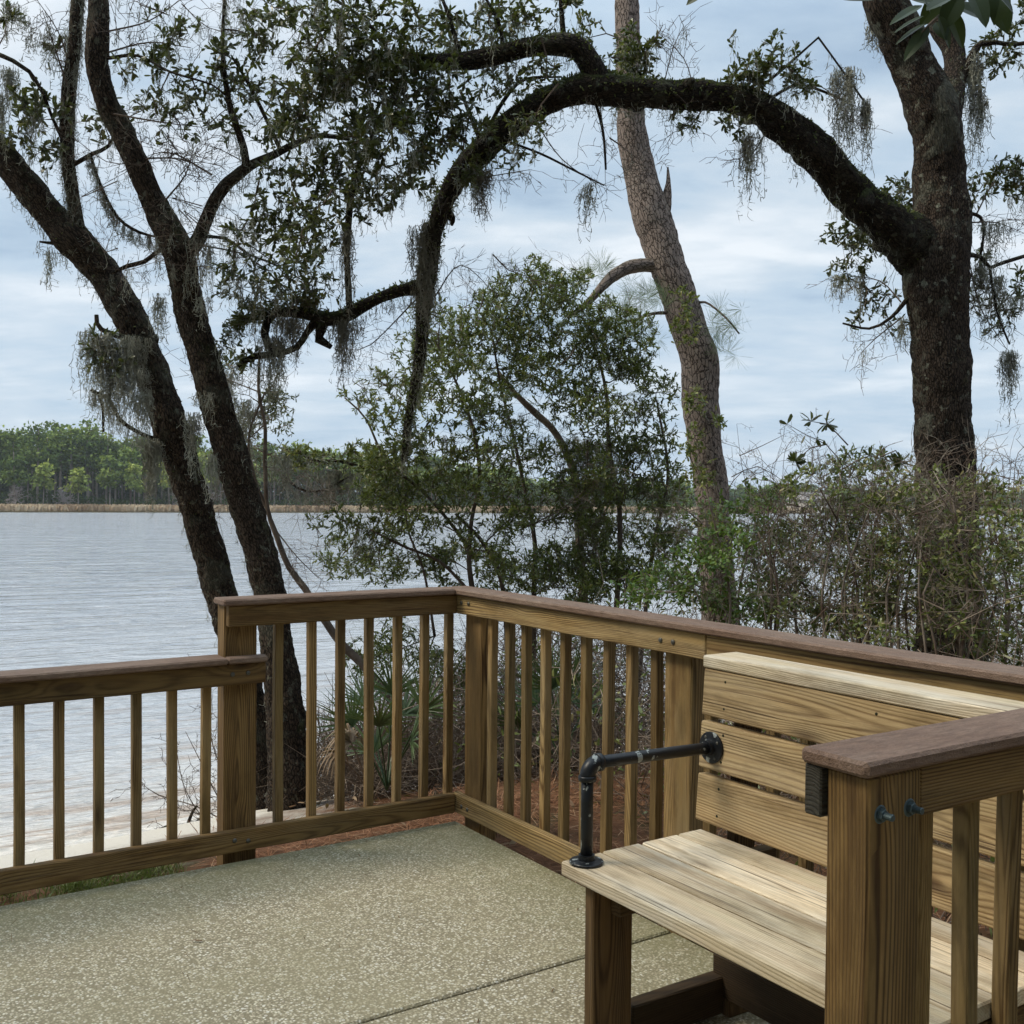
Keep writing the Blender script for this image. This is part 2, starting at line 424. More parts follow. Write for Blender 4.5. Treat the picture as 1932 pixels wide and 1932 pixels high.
# algae grown along the two outer edges of the slab
e1 = math_(nt_, 'SMOOTH_MIN', math_(nt_, 'MULTIPLY', sx.outputs[1], -1.0), math_(nt_, 'MULTIPLY', sx.outputs[0], -1.0), .2)
e1 = math_(nt_, 'ADD', e1, math_(nt_, 'MULTIPLY', noise_(nt_, ob, 5, 5, .65), .7))
c = mixc(nt_, ramp(nt_, e1, [(.25, (.62, .62, .62)), (.85, (0, 0, 0))]), c, (.20, .195, .095))
LK(nt_, c, p.inputs['Base Color']); p.inputs['Roughness'].default_value = .8; p.inputs['Specular IOR Level'].default_value = .3
bump(nt_, p, math_(nt_, 'ADD', math_(nt_, 'SUBTRACT', 1.0, vo.outputs['Distance']), math_(nt_, 'MULTIPLY', fine, .3)), .7, .004)

# ground
m, nt_, p, out = newmat('bank soil'); M_ground = m
tcn = N(nt_, 'ShaderNodeTexCoord'); ob = tcn.outputs['Object']
sx = N(nt_, 'ShaderNodeSeparateXYZ'); LK(nt_, ob, sx.inputs[0])
n1 = noise_(nt_, ob, 3, 6, .6); n2 = noise_(nt_, ob, 38, 5, .7)
straw = mixc(nt_, n2, (.05, .026, .014), (.24, .115, .06))
straw = mixc(nt_, ramp(nt_, n1, [(.5, (0, 0, 0)), (.65, (1, 1, 1))]), straw, (.075, .06, .03))
sand = mixc(nt_, n2, (.62, .56, .47), (.78, .73, .65))
yy = math_(nt_, 'ADD', math_(nt_, 'SUBTRACT', sx.outputs[1], math_(nt_, 'MULTIPLY', ramp(nt_, math_(nt_, 'MULTIPLY', math_(nt_, 'ADD', sx.outputs[0], 1.0), .33), [(0, (0, 0, 0)), (1, (1, 1, 1))]), 2.2)), math_(nt_, 'MULTIPLY', math_(nt_, 'SUBTRACT', n1, .5), 1.6))
c = mixc(nt_, ramp(nt_, math_(nt_, 'DIVIDE', yy, 10.0), [(.05, (0, 0, 0)), (.13, (1, 1, 1))]), straw, sand)
far = mixc(nt_, n1, (.07, .07, .03), (.13, .10, .05))
c = mixc(nt_, math_(nt_, 'GREATER_THAN', sx.outputs[1], 60.0), c, far)
LK(nt_, c, p.inputs['Base Color']); p.inputs['Roughness'].default_value = .9; p.inputs['Specular IOR Level'].default_value = .15
bump(nt_, p, n2, .8, .03)

# water
m, nt_, p, out = newmat('lake water'); M_water = m
tcn = N(nt_, 'ShaderNodeTexCoord'); ob = tcn.outputs['Object']
sx = N(nt_, 'ShaderNodeSeparateXYZ'); LK(nt_, ob, sx.inputs[0])
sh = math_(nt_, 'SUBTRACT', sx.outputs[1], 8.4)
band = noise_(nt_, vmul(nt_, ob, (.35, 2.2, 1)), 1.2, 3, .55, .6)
c = ramp(nt_, math_(nt_, 'DIVIDE', sh, 60.0), [(0, (.74, .67, .58)), (.03, (.58, .56, .54)), (.10, (.48, .495, .52)), (.5, (.47, .495, .535)), (1, (.47, .50, .54))])  # sandy shallows inshore; farther out the sky's reflection is put into the pale colour
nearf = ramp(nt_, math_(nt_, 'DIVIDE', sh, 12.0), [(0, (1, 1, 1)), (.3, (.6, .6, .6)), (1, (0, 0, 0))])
c = mixc(nt_, math_(nt_, 'MULTIPLY', nearf, ramp(nt_, band, [(.50, (0, 0, 0)), (.62, (.8, .8, .8))])), c, (.36, .26, .19))  # dark ripple reflections near the shore painted as streaks in the base colour
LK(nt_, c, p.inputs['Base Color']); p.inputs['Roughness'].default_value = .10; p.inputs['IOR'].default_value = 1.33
p.inputs['Specular IOR Level'].default_value = .5
w1 = noise_(nt_, vmul(nt_, ob, (.55, 1.6, 1)), 1.5, 3, .5, .4)
w2 = noise_(nt_, vmul(nt_, ob, (.8, 2.4, 1)), 5.5, 3, .6, .3)
w3 = noise_(nt_, vmul(nt_, ob, (.06, .2, 1)), 1.0, 3, .5)
w4 = noise_(nt_, vmul(nt_, ob, (.16, .62, 1)), 1.0, 4, .6, .5)
h = math_(nt_, 'ADD', math_(nt_, 'MULTIPLY', w1, 1.0), math_(nt_, 'MULTIPLY', w2, .28))
h = math_(nt_, 'MULTIPLY', h, math_(nt_, 'ADD', .45, w3))
farw = ramp(nt_, math_(nt_, 'DIVIDE', sh, 70.0), [(.04, (0, 0, 0)), (.6, (1, 1, 1))])
h = math_(nt_, 'ADD', h, math_(nt_, 'MULTIPLY', w4, math_(nt_, 'ADD', .6, math_(nt_, 'MULTIPLY', farw, 7.0))))
bump(nt_, p, h, 1.0, .34)

def bark(name, dark, light, moss, lichen, mossamt=.5, lich=.3, scale=1.0, plate=False):
    m, nt, p, out = newmat(name)
    g = attr(nt, 'gco')
    v = N(nt, 'ShaderNodeTexVoronoi', feature='DISTANCE_TO_EDGE'); v.inputs['Scale'].default_value = 1
    gd = N(nt, 'ShaderNodeVectorMath', operation='ADD'); LK(nt, vmul(nt, g, ((36, 36, 14) if plate else (84, 84, 30))), gd.inputs[0])
    nn = noise_(nt, g, 12 if plate else 18, 4, .7, 0, 1)
    sc_ = N(nt, 'ShaderNodeVectorMath', operation='SCALE'); LK(nt, nn, sc_.inputs[0]); sc_.inputs['Scale'].default_value = 1.6
    LK(nt, sc_.outputs[0], gd.inputs[1]); LK(nt, gd.outputs[0], v.inputs['Vector'])
    ed = ramp(nt, v.outputs['Distance'], [(0, (0, 0, 0)), (.10 if plate else .16, (1, 1, 1))])
    n1 = noise_(nt, g, 60, 4, .7); n2 = noise_(nt, g, 4, 4, .6)
    c = mixc(nt, n1, dark, light)
    c = mixc(nt, ed, tuple(x * .35 for x in dark), c)
    tcn = N(nt, 'ShaderNodeTexCoord')
    geo = N(nt, 'ShaderNodeNewGeometry'); gs = N(nt, 'ShaderNodeSeparateXYZ'); LK(nt, geo.outputs['Normal'], gs.inputs[0])
    mz = math_(nt, 'ADD', gs.outputs[2], math_(nt, 'MULTIPLY', math_(nt, 'SUBTRACT', noise_(nt, tcn.outputs['Object'], 6, 5, .65), .5), 2.4))
    c = mixc(nt, math_(nt, 'MULTIPLY', ramp(nt, mz, [(.35, (0, 0, 0)), (.75, (1, 1, 1))]), mossamt), c, moss)
    pt = ramp(nt, noise_(nt, tcn.outputs['Object'], 3.2, 6, .7, .4), [(.53, (0, 0, 0)), (.60, (1, 1, 1))])
    c = mixc(nt, math_(nt, 'MULTIPLY', pt, lich * .8), c, mixc(nt, n1, tuple(x * .45 for x in lichen), tuple(x * .8 for x in lichen)))
    lm = ramp(nt, noise_(nt, tcn.outputs['Object'], 19, 5, .62), [(.60, (0, 0, 0)), (.64, (1, 1, 1))])
    c = mixc(nt, math_(nt, 'MULTIPLY', lm, lich), c, lichen)
    LK(nt, c, p.inputs['Base Color']); p.inputs['Roughness'].default_value = .95; p.inputs['Specular IOR Level'].default_value = .15
    bump(nt, p, math_(nt, 'ADD', ed, math_(nt, 'MULTIPLY', n1, .5)), .9, .012)
    return m
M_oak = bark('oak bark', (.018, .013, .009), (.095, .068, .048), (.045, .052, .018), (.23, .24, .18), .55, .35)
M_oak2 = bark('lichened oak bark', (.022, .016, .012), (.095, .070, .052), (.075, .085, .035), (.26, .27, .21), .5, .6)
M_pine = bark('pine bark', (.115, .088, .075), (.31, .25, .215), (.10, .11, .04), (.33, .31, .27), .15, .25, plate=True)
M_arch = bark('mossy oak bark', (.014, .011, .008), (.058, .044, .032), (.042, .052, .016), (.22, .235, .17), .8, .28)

def leafmat(name, cols, rough=.4, trans=.25, spec=.5):
    m, nt, p, out = newmat(name)
    t = attr(nt, 'tint', 'Fac')
    c = ramp(nt, t, cols)
    LK(nt, c, p.inputs['Base Color']); p.inputs['Roughness'].default_value = rough; p.inputs['Specular IOR Level'].default_value = spec
    tr = N(nt, 'ShaderNodeBsdfTranslucent'); LK(nt, mixc(nt, .5, c, (.25, .32, .05), 'MIX'), tr.inputs[0])
    mx = N(nt, 'ShaderNodeMixShader'); mx.inputs[0].default_value = trans
    LK(nt, p.outputs[0], mx.inputs[1]); LK(nt, tr.outputs[0], mx.inputs[2]); LK(nt, mx.outputs[0], out.inputs[0])
    return m
M_leaf_oak = leafmat('oak leaves', [(0, (.026, .033, .011)), (.5, (.055, .066, .020)), (.85, (.095, .102, .026)), (1, (.15, .135, .045))], .38, .18)
M_leaf_sprig = leafmat('broad sprig leaves', [(0, (.012, .024, .008)), (.6, (.028, .048, .014)), (1, (.07, .09, .03))], .5, .08, .3)
M_leaf_myrtle = leafmat('myrtle leaves', [(0, (.038, .058, .016)), (.5, (.105, .132, .030)), (.85, (.19, .20, .042)), (1, (.28, .25, .07))], .4, .27)
M_leaf_fresh = leafmat('fresh green leaves', [(0, (.05, .11, .018)), (.6, (.11, .19, .03)), (1, (.22, .27, .07))], .4, .3)
M_leaf_brush = leafmat('brush leaves', [(0, (.05, .075, .018)), (.5, (.135, .17, .042)), (.8, (.24, .255, .08)), (1, (.34, .28, .15))], .42, .28)
M_leaf_dry = leafmat('dry leaves', [(0, (.10, .05, .028)), (.5, (.20, .11, .06)), (1, (.36, .26, .17))], .7, .2, .2)
M_palm = leafmat('palmetto green', [(0, (.03, .06, .02)), (1, (.10, .15, .05))], .45, .2)
M_palm_dead = leafmat('dead palmetto', [(0, (.13, .085, .055)), (1, (.36, .26, .17))], .7, .1, .2)
M_needle = leafmat('pine needles', [(0, (.05, .09, .04)), (1, (.12, .17, .08))], .5, .25)
M_straw = leafmat('pine straw', [(0, (.13, .055, .028)), (.6, (.28, .13, .065)), (1, (.46, .30, .18))], .7, .05, .2)
M_grass = leafmat('grass blades', [(0, (.05, .08, .02)), (.7, (.13, .17, .04)), (1, (.28, .26, .12))], .6, .25)
M_twig = simple('twigs', (.085, .062, .047), .85, 0, .2, var=(8, (.16, .125, .10)))
M_brush = simple('brush twigs', (.25, .20, .155), .9, 0, .15, var=(3, (.13, .09, .065)))
M_twig_grey = simple('grey twigs', (.26, .22, .18), .9, 0, .15, var=(6, (.09, .06, .045)))
M_moss = simple('spanish moss', (.30, .305, .25), .95, 0, .1, var=(5, (.20, .195, .155)))
M_moss_dark = simple('grey brown spanish moss', (.19, .18, .145), .95, 0, .1, var=(5, (.17, .165, .13)))
M_pipe = simple('black pipe', (.006, .007, .009), .38, .0, .38, bumps=(90, .2, .001))
# chipped paint on the pipe
nt_ = M_pipe.node_tree; pp = [n for n in nt_.nodes if n.type == 'BSDF_PRINCIPLED'][0]
tcn = N(nt_, 'ShaderNodeTexCoord')
ch = ramp(nt_, noise_(nt_, vmul(nt_, tcn.outputs['Object'], (1, 1, .7)), 38, 3, .5), [(.605, (0, 0, 0)), (.62, (1, 1, 1))])
LK(nt_, mixc(nt_, ch, (.006, .007, .009), (.24, .26, .25)), pp.inputs['Base Color'])
M_bolt = simple('galvanised bolt', (.12, .115, .10), .5, .7, .5, bumps=(200, .3, .001))
M_nut = simple('blue grey nut', (.09, .125, .135), .45, .6, .5, bumps=(200, .3, .001))
M_dark = simple('dark joint soil', (.03, .03, .018), .95, 0, .1)
M_marsh = leafmat('marsh grass', [(0, (.20, .13, .08)), (.5, (.34, .24, .15)), (1, (.44, .34, .23))], .8, .1, .1)
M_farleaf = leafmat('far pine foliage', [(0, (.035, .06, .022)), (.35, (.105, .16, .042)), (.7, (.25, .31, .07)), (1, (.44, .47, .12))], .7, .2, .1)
M_fartrunk = simple('far trunks', (.30, .26, .22), .9, 0, .1, var=(.3, (.14, .11, .09)))
M_farbare = simple('far bare branches', (.30, .26, .24), .9, 0, .1)

# ------------------------------------------------------------------ setting: ground, water, deck
def gz(x, y):
    xs = [-60, .25, 1, 2.2, 4, 6, 8.5, 12, 20, 40]
    zs = [-.07, -.07, -.2, -.5, -1.15, -1.95, -2.62, -3.1, -4, -4.5]
    z = float(np.interp(y, xs, zs))
    fy = 232 - .15 * x
    if y > fy - 12: z = float(np.interp(y - fy, [-12, 0, 3, 60, 500, 3000], [-4.5, -2.62, -2.35, -2.0, -1, 2]))
    if y < 9 and not (x < 0.02 and y < .02): z += .05 * noise.noise(Vector((x * .8, y * .8, 0))) * min(1, max(0, (max(x, y) - .02) * 2))
    return z
def lines(fine0, fine1, step, far):
    a = list(np.arange(fine0, fine1 + 1e-6, step))
    s = step
    while a[-1] < far: s *= 1.22; a.append(a[-1] + s)
    s = step
    while a[0] > -far: s *= 1.22; a.insert(0, a[0] - s)
    return np.array(a)
gx = lines(-6, 9, .16, 3500); gy = np.unique(np.concatenate([lines(-6, 9, .16, 3500), np.linspace(175, 245, 36)]))
V = np.array([(x, y, gz(x, y)) for y in gy for x in gx])
nx, ny = len(gx), len(gy)
i = np.arange(ny - 1)[:, None] * nx; k = np.arange(nx - 1)[None, :]
F = np.stack([i + k, i + k + 1, i + nx + k + 1, i + nx + k], -1).reshape(-1, 4)
# leave the slab's own footprint open so that soil and concrete never share a volume edge
mb = MB(); mb.add(V, F)
tag(mb.build('ground', M_ground, smooth=True), kind='structure')
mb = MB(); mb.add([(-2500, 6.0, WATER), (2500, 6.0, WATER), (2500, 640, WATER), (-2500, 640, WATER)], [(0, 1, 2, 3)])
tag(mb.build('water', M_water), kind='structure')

mb = MB()
def slab(mb, x0, x1, y0, y1, z0, z1, b=.006):
    prof = [(0, z0), (0, z1 - b), (b, z1)]
    V = []
    for ins, z in prof:
        V += [(x0 + ins, y0 + ins, z), (x1 - ins, y0 + ins, z), (x1 - ins, y1 - ins, z), (x0 + ins, y1 - ins, z)]
    F = []
    for r in range(2):
        for k in range(4):
            a, b2 = r * 4 + k, r * 4 + (k + 1) % 4
            F.append((a, b2, b2 + 4, a + 4))
    F.append((8, 9, 10, 11))
    mb.add(V, F)
slab(mb, -14, 0, -1.487, 0, -.2, 0)
slab(mb, -14, 0, -4.6, -1.501, -.2, -.0)
slab(mb, -14, 0, -12, -4.61, -.2, 0)
tag(mb.build('concrete_deck', M_deck), kind='structure')
mb = MB(); mb.add([(-13.9, -11.9, -.02), (-.05, -11.9, -.02), (-.05, -.05, -.02), (-13.9, -.05, -.02)], [(0, 1, 2, 3)])
tag(mb.build('deck_joint_soil', M_dark), kind='structure')

# ------------------------------------------------------------------ railings
X, Y, Z = (1, 0, 0), (0, 1, 0), (0, 0, 1)
ZT, ZL, ZB, H, TK, CT = 1.061, .8206, .0368, .089, .038, .027
rail = empty('wooden_railing', (0, 0, 0), 'long corner railing of treated pine with brown cap, stepping down at the lake end', 'railing')
def piece(name, mat, parent, fn, **kw):
    mb = MB(); fn(mb); return mb.build(name, mat, parent, **kw)
def bolt_head(mb, c, n, r=.009):
    """round carriage bolt head, domed, on a face with outward direction n"""
    n = np.asarray(n, float); a = nrm(np.cross(n, (0, 0, 1))); b = np.cross(n, a)
    V = []
    for rr, h in ((1, 0), (.95, .35), (.6, .55)):
        for k in range(12):
            t = k * math.pi / 6
            V.append(np.asarray(c) + (a * math.cos(t) + b * math.sin(t)) * r * rr + n * r * h)
    V.append(np.asarray(c) + n * r * .62)
    F = [(r0 * 12 + k, r0 * 12 + (k + 1) % 12, (r0 + 1) * 12 + (k + 1) % 12, (r0 + 1) * 12 + k) for r0 in range(2) for k in range(12)]
    T = [(24 + k, 24 + (k + 1) % 12, 36) for k in range(12)]
    mb.addf(V, [np.array(F), np.array(T)])

# A: along the lake (x axis), deck-side face at y = 0
piece('cap_rail', M_cap, rail, lambda m: board(m, (-1.115, -.022, ZT), 1.115 - .022, .142, CT, X, Y, Z, b=.006))
piece('top_rail', M_rail, rail, lambda m: board(m, (-1.088, 0, ZT - H), 1.087, H - .001, TK, X, Z, Y))
def low_cap(m):
    board(m, (-4.6, -.022, ZL), 3.505, .142, CT, X, Y, Z, b=.006)
    board(m, (-1.094, -.022, ZL + .0002), .168, .058, CT, X, Y, Z, b=.006)
piece('cap_rail', M_cap, rail, low_cap)
piece('top_rail', M_rail, rail, lambda m: board(m, (-4.6, 0, ZL - H), 4.6 - .928, H - .001, TK, X, Z, Y))
piece('bottom_rail', M_rail, rail, lambda m: board(m, (-4.6, 0, ZB), 4.598, H, TK, X, Z, Y))
# B: along the right side (y axis), deck-side face at x = 0
piece('cap_rail', M_cap, rail, lambda m: board(m, (-.022, .12, ZT + .0003), 5.8, .142, CT, (0, -1, 0), X, Z, b=.006))
piece('top_rail', M_rail_pale, rail, lambda m: board(m, (.001, .037, ZT - H), 1.68, H - .001, TK, (0, -1, 0), Z, X))
piece('top_rail', M_rail_pale, rail, lambda m: board(m, (.001, -1.645, ZT - H), 4.0, H - .001, TK, (0, -1, 0), Z, X))
piece('bottom_rail', M_rail_pale, rail, lambda m: board(m, (.001, .037, ZB), 5.6, H, TK, (0, -1, 0), Z, X))
posts = []
def post(x0, y0, wx, wy, ztop, mat=M_post, parent=None):
    o = piece('post', mat, parent or rail, lambda m: board(m, (x0, y0, -.25), ztop + .25, wx, wy, Z, X, Y, b=.005)); posts.append(o); return o
pA = post(-1.0928, TK + .001, .14, .089, ZT - .001)
post(-3.0, TK + .001, .14, .089, ZL - .001)
pC = post(TK + .002, -.15, .089, .14, ZT - .001, M_post)
pB = post(TK + .002, -1.5353, .089, .14, ZT - .001, M_bal)
post(TK + .002, -2.98, .089, .14, ZT - .001)
post(TK + .002, -4.45, .089, .14, ZT - .001)
S = .036
def bal(x, y, z0, z1, parent, mat=M_bal, sx=S, sy=S):
    e = random.uniform(-.0025, .0025); ln_ = np.array([random.uniform(-.0035, .0035), 0, 1.0]) if abs(y) < .2 or y < -3 and x < 0 else np.array([0, random.uniform(-.0035, .0035), 1.0])
    ex, ey = (e, 0) if ln_[1] == 0 else (0, e)
    piece('baluster', mat, parent, lambda m: board(m, (x + ex, y + ey, z0), z1 - z0, sx, sy, ln_, X, Y, b=.003, seg=4, warp=.003))
for xr in (-.831, -.683, -.546, -.404, -.265, -.123, .008):
    bal(xr - S, TK + .001, ZB + .012, ZT - .004, rail)
xr = -1.142
while xr > -4.5:
    if abs(xr + 2.93) > .10: bal(xr - S, TK + .001, ZB + .012, ZL - .004, rail)
    xr -= .1415
for i_, yf in enumerate((-.207, -.344, -.476, -.620, -.756, -.895, -1.036, -1.176, -1.314)):
    bal(TK + .002, yf - S, ZB + .012, ZT - .004, rail)
yf = -1.60
while yf > -5.3:
    if not (-3.02 < yf < -2.80 or -4.49 < yf < -4.27): bal(TK + .002, yf - S, ZB + .012, ZT - .004, rail)
    yf -= .1395
def pxplane(u, v, axis, val):
    d = FW + RT * (u - 966) / FPX - UP * (v - 966) / FPX
    return CAM + d * (val - CAM[axis]) / d[axis]
K = 1932 / 3024
for (u, v, ax, val, nn, host) in [(1363, 1780, 0, .001, (-1, 0, 0), pC), (1384, 1783, 0, .001, (-1, 0, 0), pC), (1951, 1890, 0, .001, (-1, 0, 0), pB), (1988, 1896, 0, .001, (-1, 0, 0), pB),
                             (1363, 2382, 0, .001, (-1, 0, 0), pC), (1380, 2391, 0, .001, (-1, 0, 0), pC), (687, 1992, 1, 0, (0, -1, 0), pA), (732.5, 1987, 1, 0, (0, -1, 0), pA),
                             (693, 2482.6, 1, 0, (0, -1, 0), pA), (733, 2482.6, 1, 0, (0, -1, 0), pA)]:
    c0 = pxplane(u * K, v * K, ax, val)
    mb = MB(); bolt_head(mb, c0, nn, .0095); mb.build('bolt', M_bolt, host, smooth=True)

near = empty('wooden_railing', (-1.0, -3.09, 0), 'short railing beside the bench with knotty post, brown cap and two protruding bolts', 'railing')
YN = -3.134
piece('cap_rail', M_cap, near, lambda m: board(m, (-1.083, -3.146, ZT), 3.0, .142, CT, X, Y, Z, b=.006))
pN = post(-1.064, YN, .14, .089, ZT - .001, M_post, near)
o_ = piece('top_rail', M_endgrain, near, lambda m: board(m, (-1.075, YN + .090, ZT - H), .06, H - .001, TK - .001, X, Z, Y, b=.003))
piece('top_rail', M_rail, near, lambda m: board(m, (-1.0148, YN + .090, ZT - H), 1.01, H - .001, TK - .001, X, Z, Y))
piece('top_rail', M_rail, near, lambda m: board(m, (-.9235, YN + .0005, ZT - H), 2.8, H - .001, TK, X, Z, Y))
piece('bottom_rail', M_rail, near, lambda m: board(m, (-.9235, YN + .0005, ZB), 2.8, H, TK, X, Z, Y))
for k in range(16):
    x = -.862 + .141 * k
    if abs(x) < .07 or k == 15: continue
    bal(x, YN + TK + .001, ZB + .012, ZT - .004, near)
def hexnut(mb, c, n, r, h, rr, rl):
    n = np.asarray(n, float); a = nrm(np.cross(n, (0, 0, 1))); b = np.cross(n, a)
    for R1, h0, h1, k_ in ((r * 1.45, 0, .0018, 16), (r, .0018, h, 6), (rr, h, h + rl, 12)):
        V = []
        for hh, sc in ((h0, 1), (h1 - .001, 1), (h1, .88)):
            for k in range(k_):
                t = k * 2 * math.pi / k_ + .3
                V.append(np.asarray(c) + (a * math.cos(t) + b * math.sin(t)) * R1 * sc + n * hh)
        F = [(q * k_ + k, q * k_ + (k + 1) % k_, (q + 1) * k_ + (k + 1) % k_, (q + 1) * k_ + k) for q in range(2) for k in range(k_)]
        mb.addf(V, [np.array(F), np.arange(k_) + 2 * k_])
for (u, v) in ((2602, 2405), (2688, 2385)):
    mb = MB(); hexnut(mb, pxplane(u * K - 2, v * K, 1, YN), (0, -1, 0), .011, .010, .006, .016); mb.build('bolt', M_nut, pN)

# ------------------------------------------------------------------ bench
bench = empty('bench', (-.55, -2.5, 0), 'pale pine plank bench with tall slatted back and a black pipe armrest', 'bench')
YS, YE = -1.946, -3.055
def seat(m):
    w_ = (.1370, .1330, .1330, .092)
    x = -.822
    for i_, ww in enumerate(w_):
        board(m, (x, YS + (-.004, .002, .0, .003)[i_], .531 - TK), YS - YE, ww, TK, (0, -1, 0), X, Z, b=.004)
        x += ww + .0095
piece('seat', M_seat, bench, seat)
tilt = np.array([.072, 0, 1.0]); tilt /= np.linalg.norm(tilt); tn = np.array([tilt[2], 0, -tilt[0]])
def backb(z0, hgt):
    return lambda m: board(m, (-.327 + (z0 - .566) * .072, YS, z0), YS - YE, hgt, TK, (0, -1, 0), tilt, tn, b=.004)
for z0 in (.566, .722, .876):
    piece('back_slat', M_back, bench, backb(z0, .1375))
piece('back_cap', M_seat, bench, lambda m: board(m, (-.298, YS + .004, 1.0155), YS - YE + .01, .14, .036, (0, -1, 0), X, Z, b=.004))
for yb in (-2.06, -2.54, -3.02):
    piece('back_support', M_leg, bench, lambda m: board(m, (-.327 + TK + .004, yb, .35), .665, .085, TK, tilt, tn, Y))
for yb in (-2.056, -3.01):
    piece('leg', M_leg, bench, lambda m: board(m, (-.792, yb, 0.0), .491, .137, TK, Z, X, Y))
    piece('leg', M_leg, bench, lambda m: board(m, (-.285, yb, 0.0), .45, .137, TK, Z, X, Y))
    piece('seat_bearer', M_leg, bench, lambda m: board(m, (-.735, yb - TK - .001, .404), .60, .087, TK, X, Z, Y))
    piece('foot_rail', M_leg_shade, bench, lambda m: board(m, (-.64, yb + .012, .012), .345, .11, .05, X, Z, Y))
piece('stretcher', M_leg_shade, bench, lambda m: board(m, (-.30, -2.0, .06), 1.0, .12, TK, (0, -1, 0), Z, X))
sc_m = MB(); sc_b = MB()
for yb in (-2.035, -2.56, -3.03):
    for zz0 in (.566, .722, .876):
        for dz in (.03, .108):
            zq = zz0 + dz; bolt_head(sc_b, (-.327 + (zq - .566) * .072 + .0004, yb + random.uniform(-.006, .006), zq), (-1, 0, 0), .0042)
    for xq in (-.795, -.715, -.655, -.575, -.513, -.433, -.372, -.33):
        bolt_head(sc_m, (xq, yb + random.uniform(-.006, .006), .5312), (0, 0, 1), .0040)
sc_m.build('screws', M_dark, bench); sc_b.build('screws', M_dark, bench)
# armrest of threaded pipe
arm = None
fx, fy = -.773, -2.0
def flange(mb, c, n, r=.0465):
    n = np.asarray(n, float); a = nrm(np.cross(n, (0.3, 1, .2))); b = np.cross(n, a)
    k_ = 32; V = []
    pr = [(r, 0), (r, .006), (r * .97, .0075), (r * .55, .009), (r * .5, .010), (r * .48, .024), (r * .36, .0245)]
    for rr, hh in pr:
        for k in range(k_):
            t = k * 2 * math.pi / k_
            V.append(np.asarray(c) + (a * math.cos(t) + b * math.sin(t)) * rr + n * hh)
    F = [(q * k_ + k, q * k_ + (k + 1) % k_, (q + 1) * k_ + (k + 1) % k_, (q + 1) * k_ + k) for q in range(len(pr) - 1) for k in range(k_)]
    mb.addf(V, [np.array(F)], gco=np.array(V))
    return a, b
def screws(mb, c, n, a, b, r=.034):
    for k in range(4):
        t = math.pi / 4 + k * math.pi / 2
        bolt_head(mb, np.asarray(c) + (a * math.cos(t) + b * math.sin(t)) * r + np.asarray(n) * .0072, n, .0048)
PZ = .800
p0 = np.array([fx, fy, .531]); pT = np.array([fx, fy, PZ]); pE = np.array([-.327 + (.79 - .566) * .072 - .001, fy + .0, PZ - .012])
mb = MB()
PP = [p0 + (0, 0, .01), p0 + (0, 0, .1), pT - (0, 0, .035)]
P1, R1 = resample(PP, [.0166] * 3, .05); tube(mb, P1, R1, 20)
P1, R1 = resample([pT + (.035, 0, 0), (pT + pE) / 2 + (0, 0, .001), pE + (-.01, 0, 0)], [.0166] * 3, .05); tube(mb, P1, R1, 20)
arm = mb.build('armrest', M_pipe, bench, smooth=True)
mb = MB()
ang = np.linspace(0, math.pi / 2, 12)
el = [pT + np.array([.036 - .036 * math.cos(t), 0, -.036 + .036 * math.sin(t)]) for t in ang]
tube(mb, np.array(el), np.full(12, .0215), 20)
for c0, dd in ((pT - (0, 0, .036), (0, 0, 1)), (pT + (.036, 0, 0), (-1, 0, 0))):
    dd = np.array(dd, float); tube(mb, np.array([c0 - dd * .010, c0 - dd * .009, c0 + dd * .004, c0 + dd * .005]), np.array([.019, .0245, .0245, .0215]), 20)
mb.build('elbow', M_pipe, arm, smooth=True)
for c0, n0 in ((p0, (0, 0, 1)), (pE, (-1, 0, 0))):
    mb = MB(); a, b = flange(mb, c0, n0); fl = mb.build('flange', M_pipe, arm, smooth=False)
    mb = MB(); screws(mb, c0, n0, a, b); mb.build('screws', M_bolt, fl)

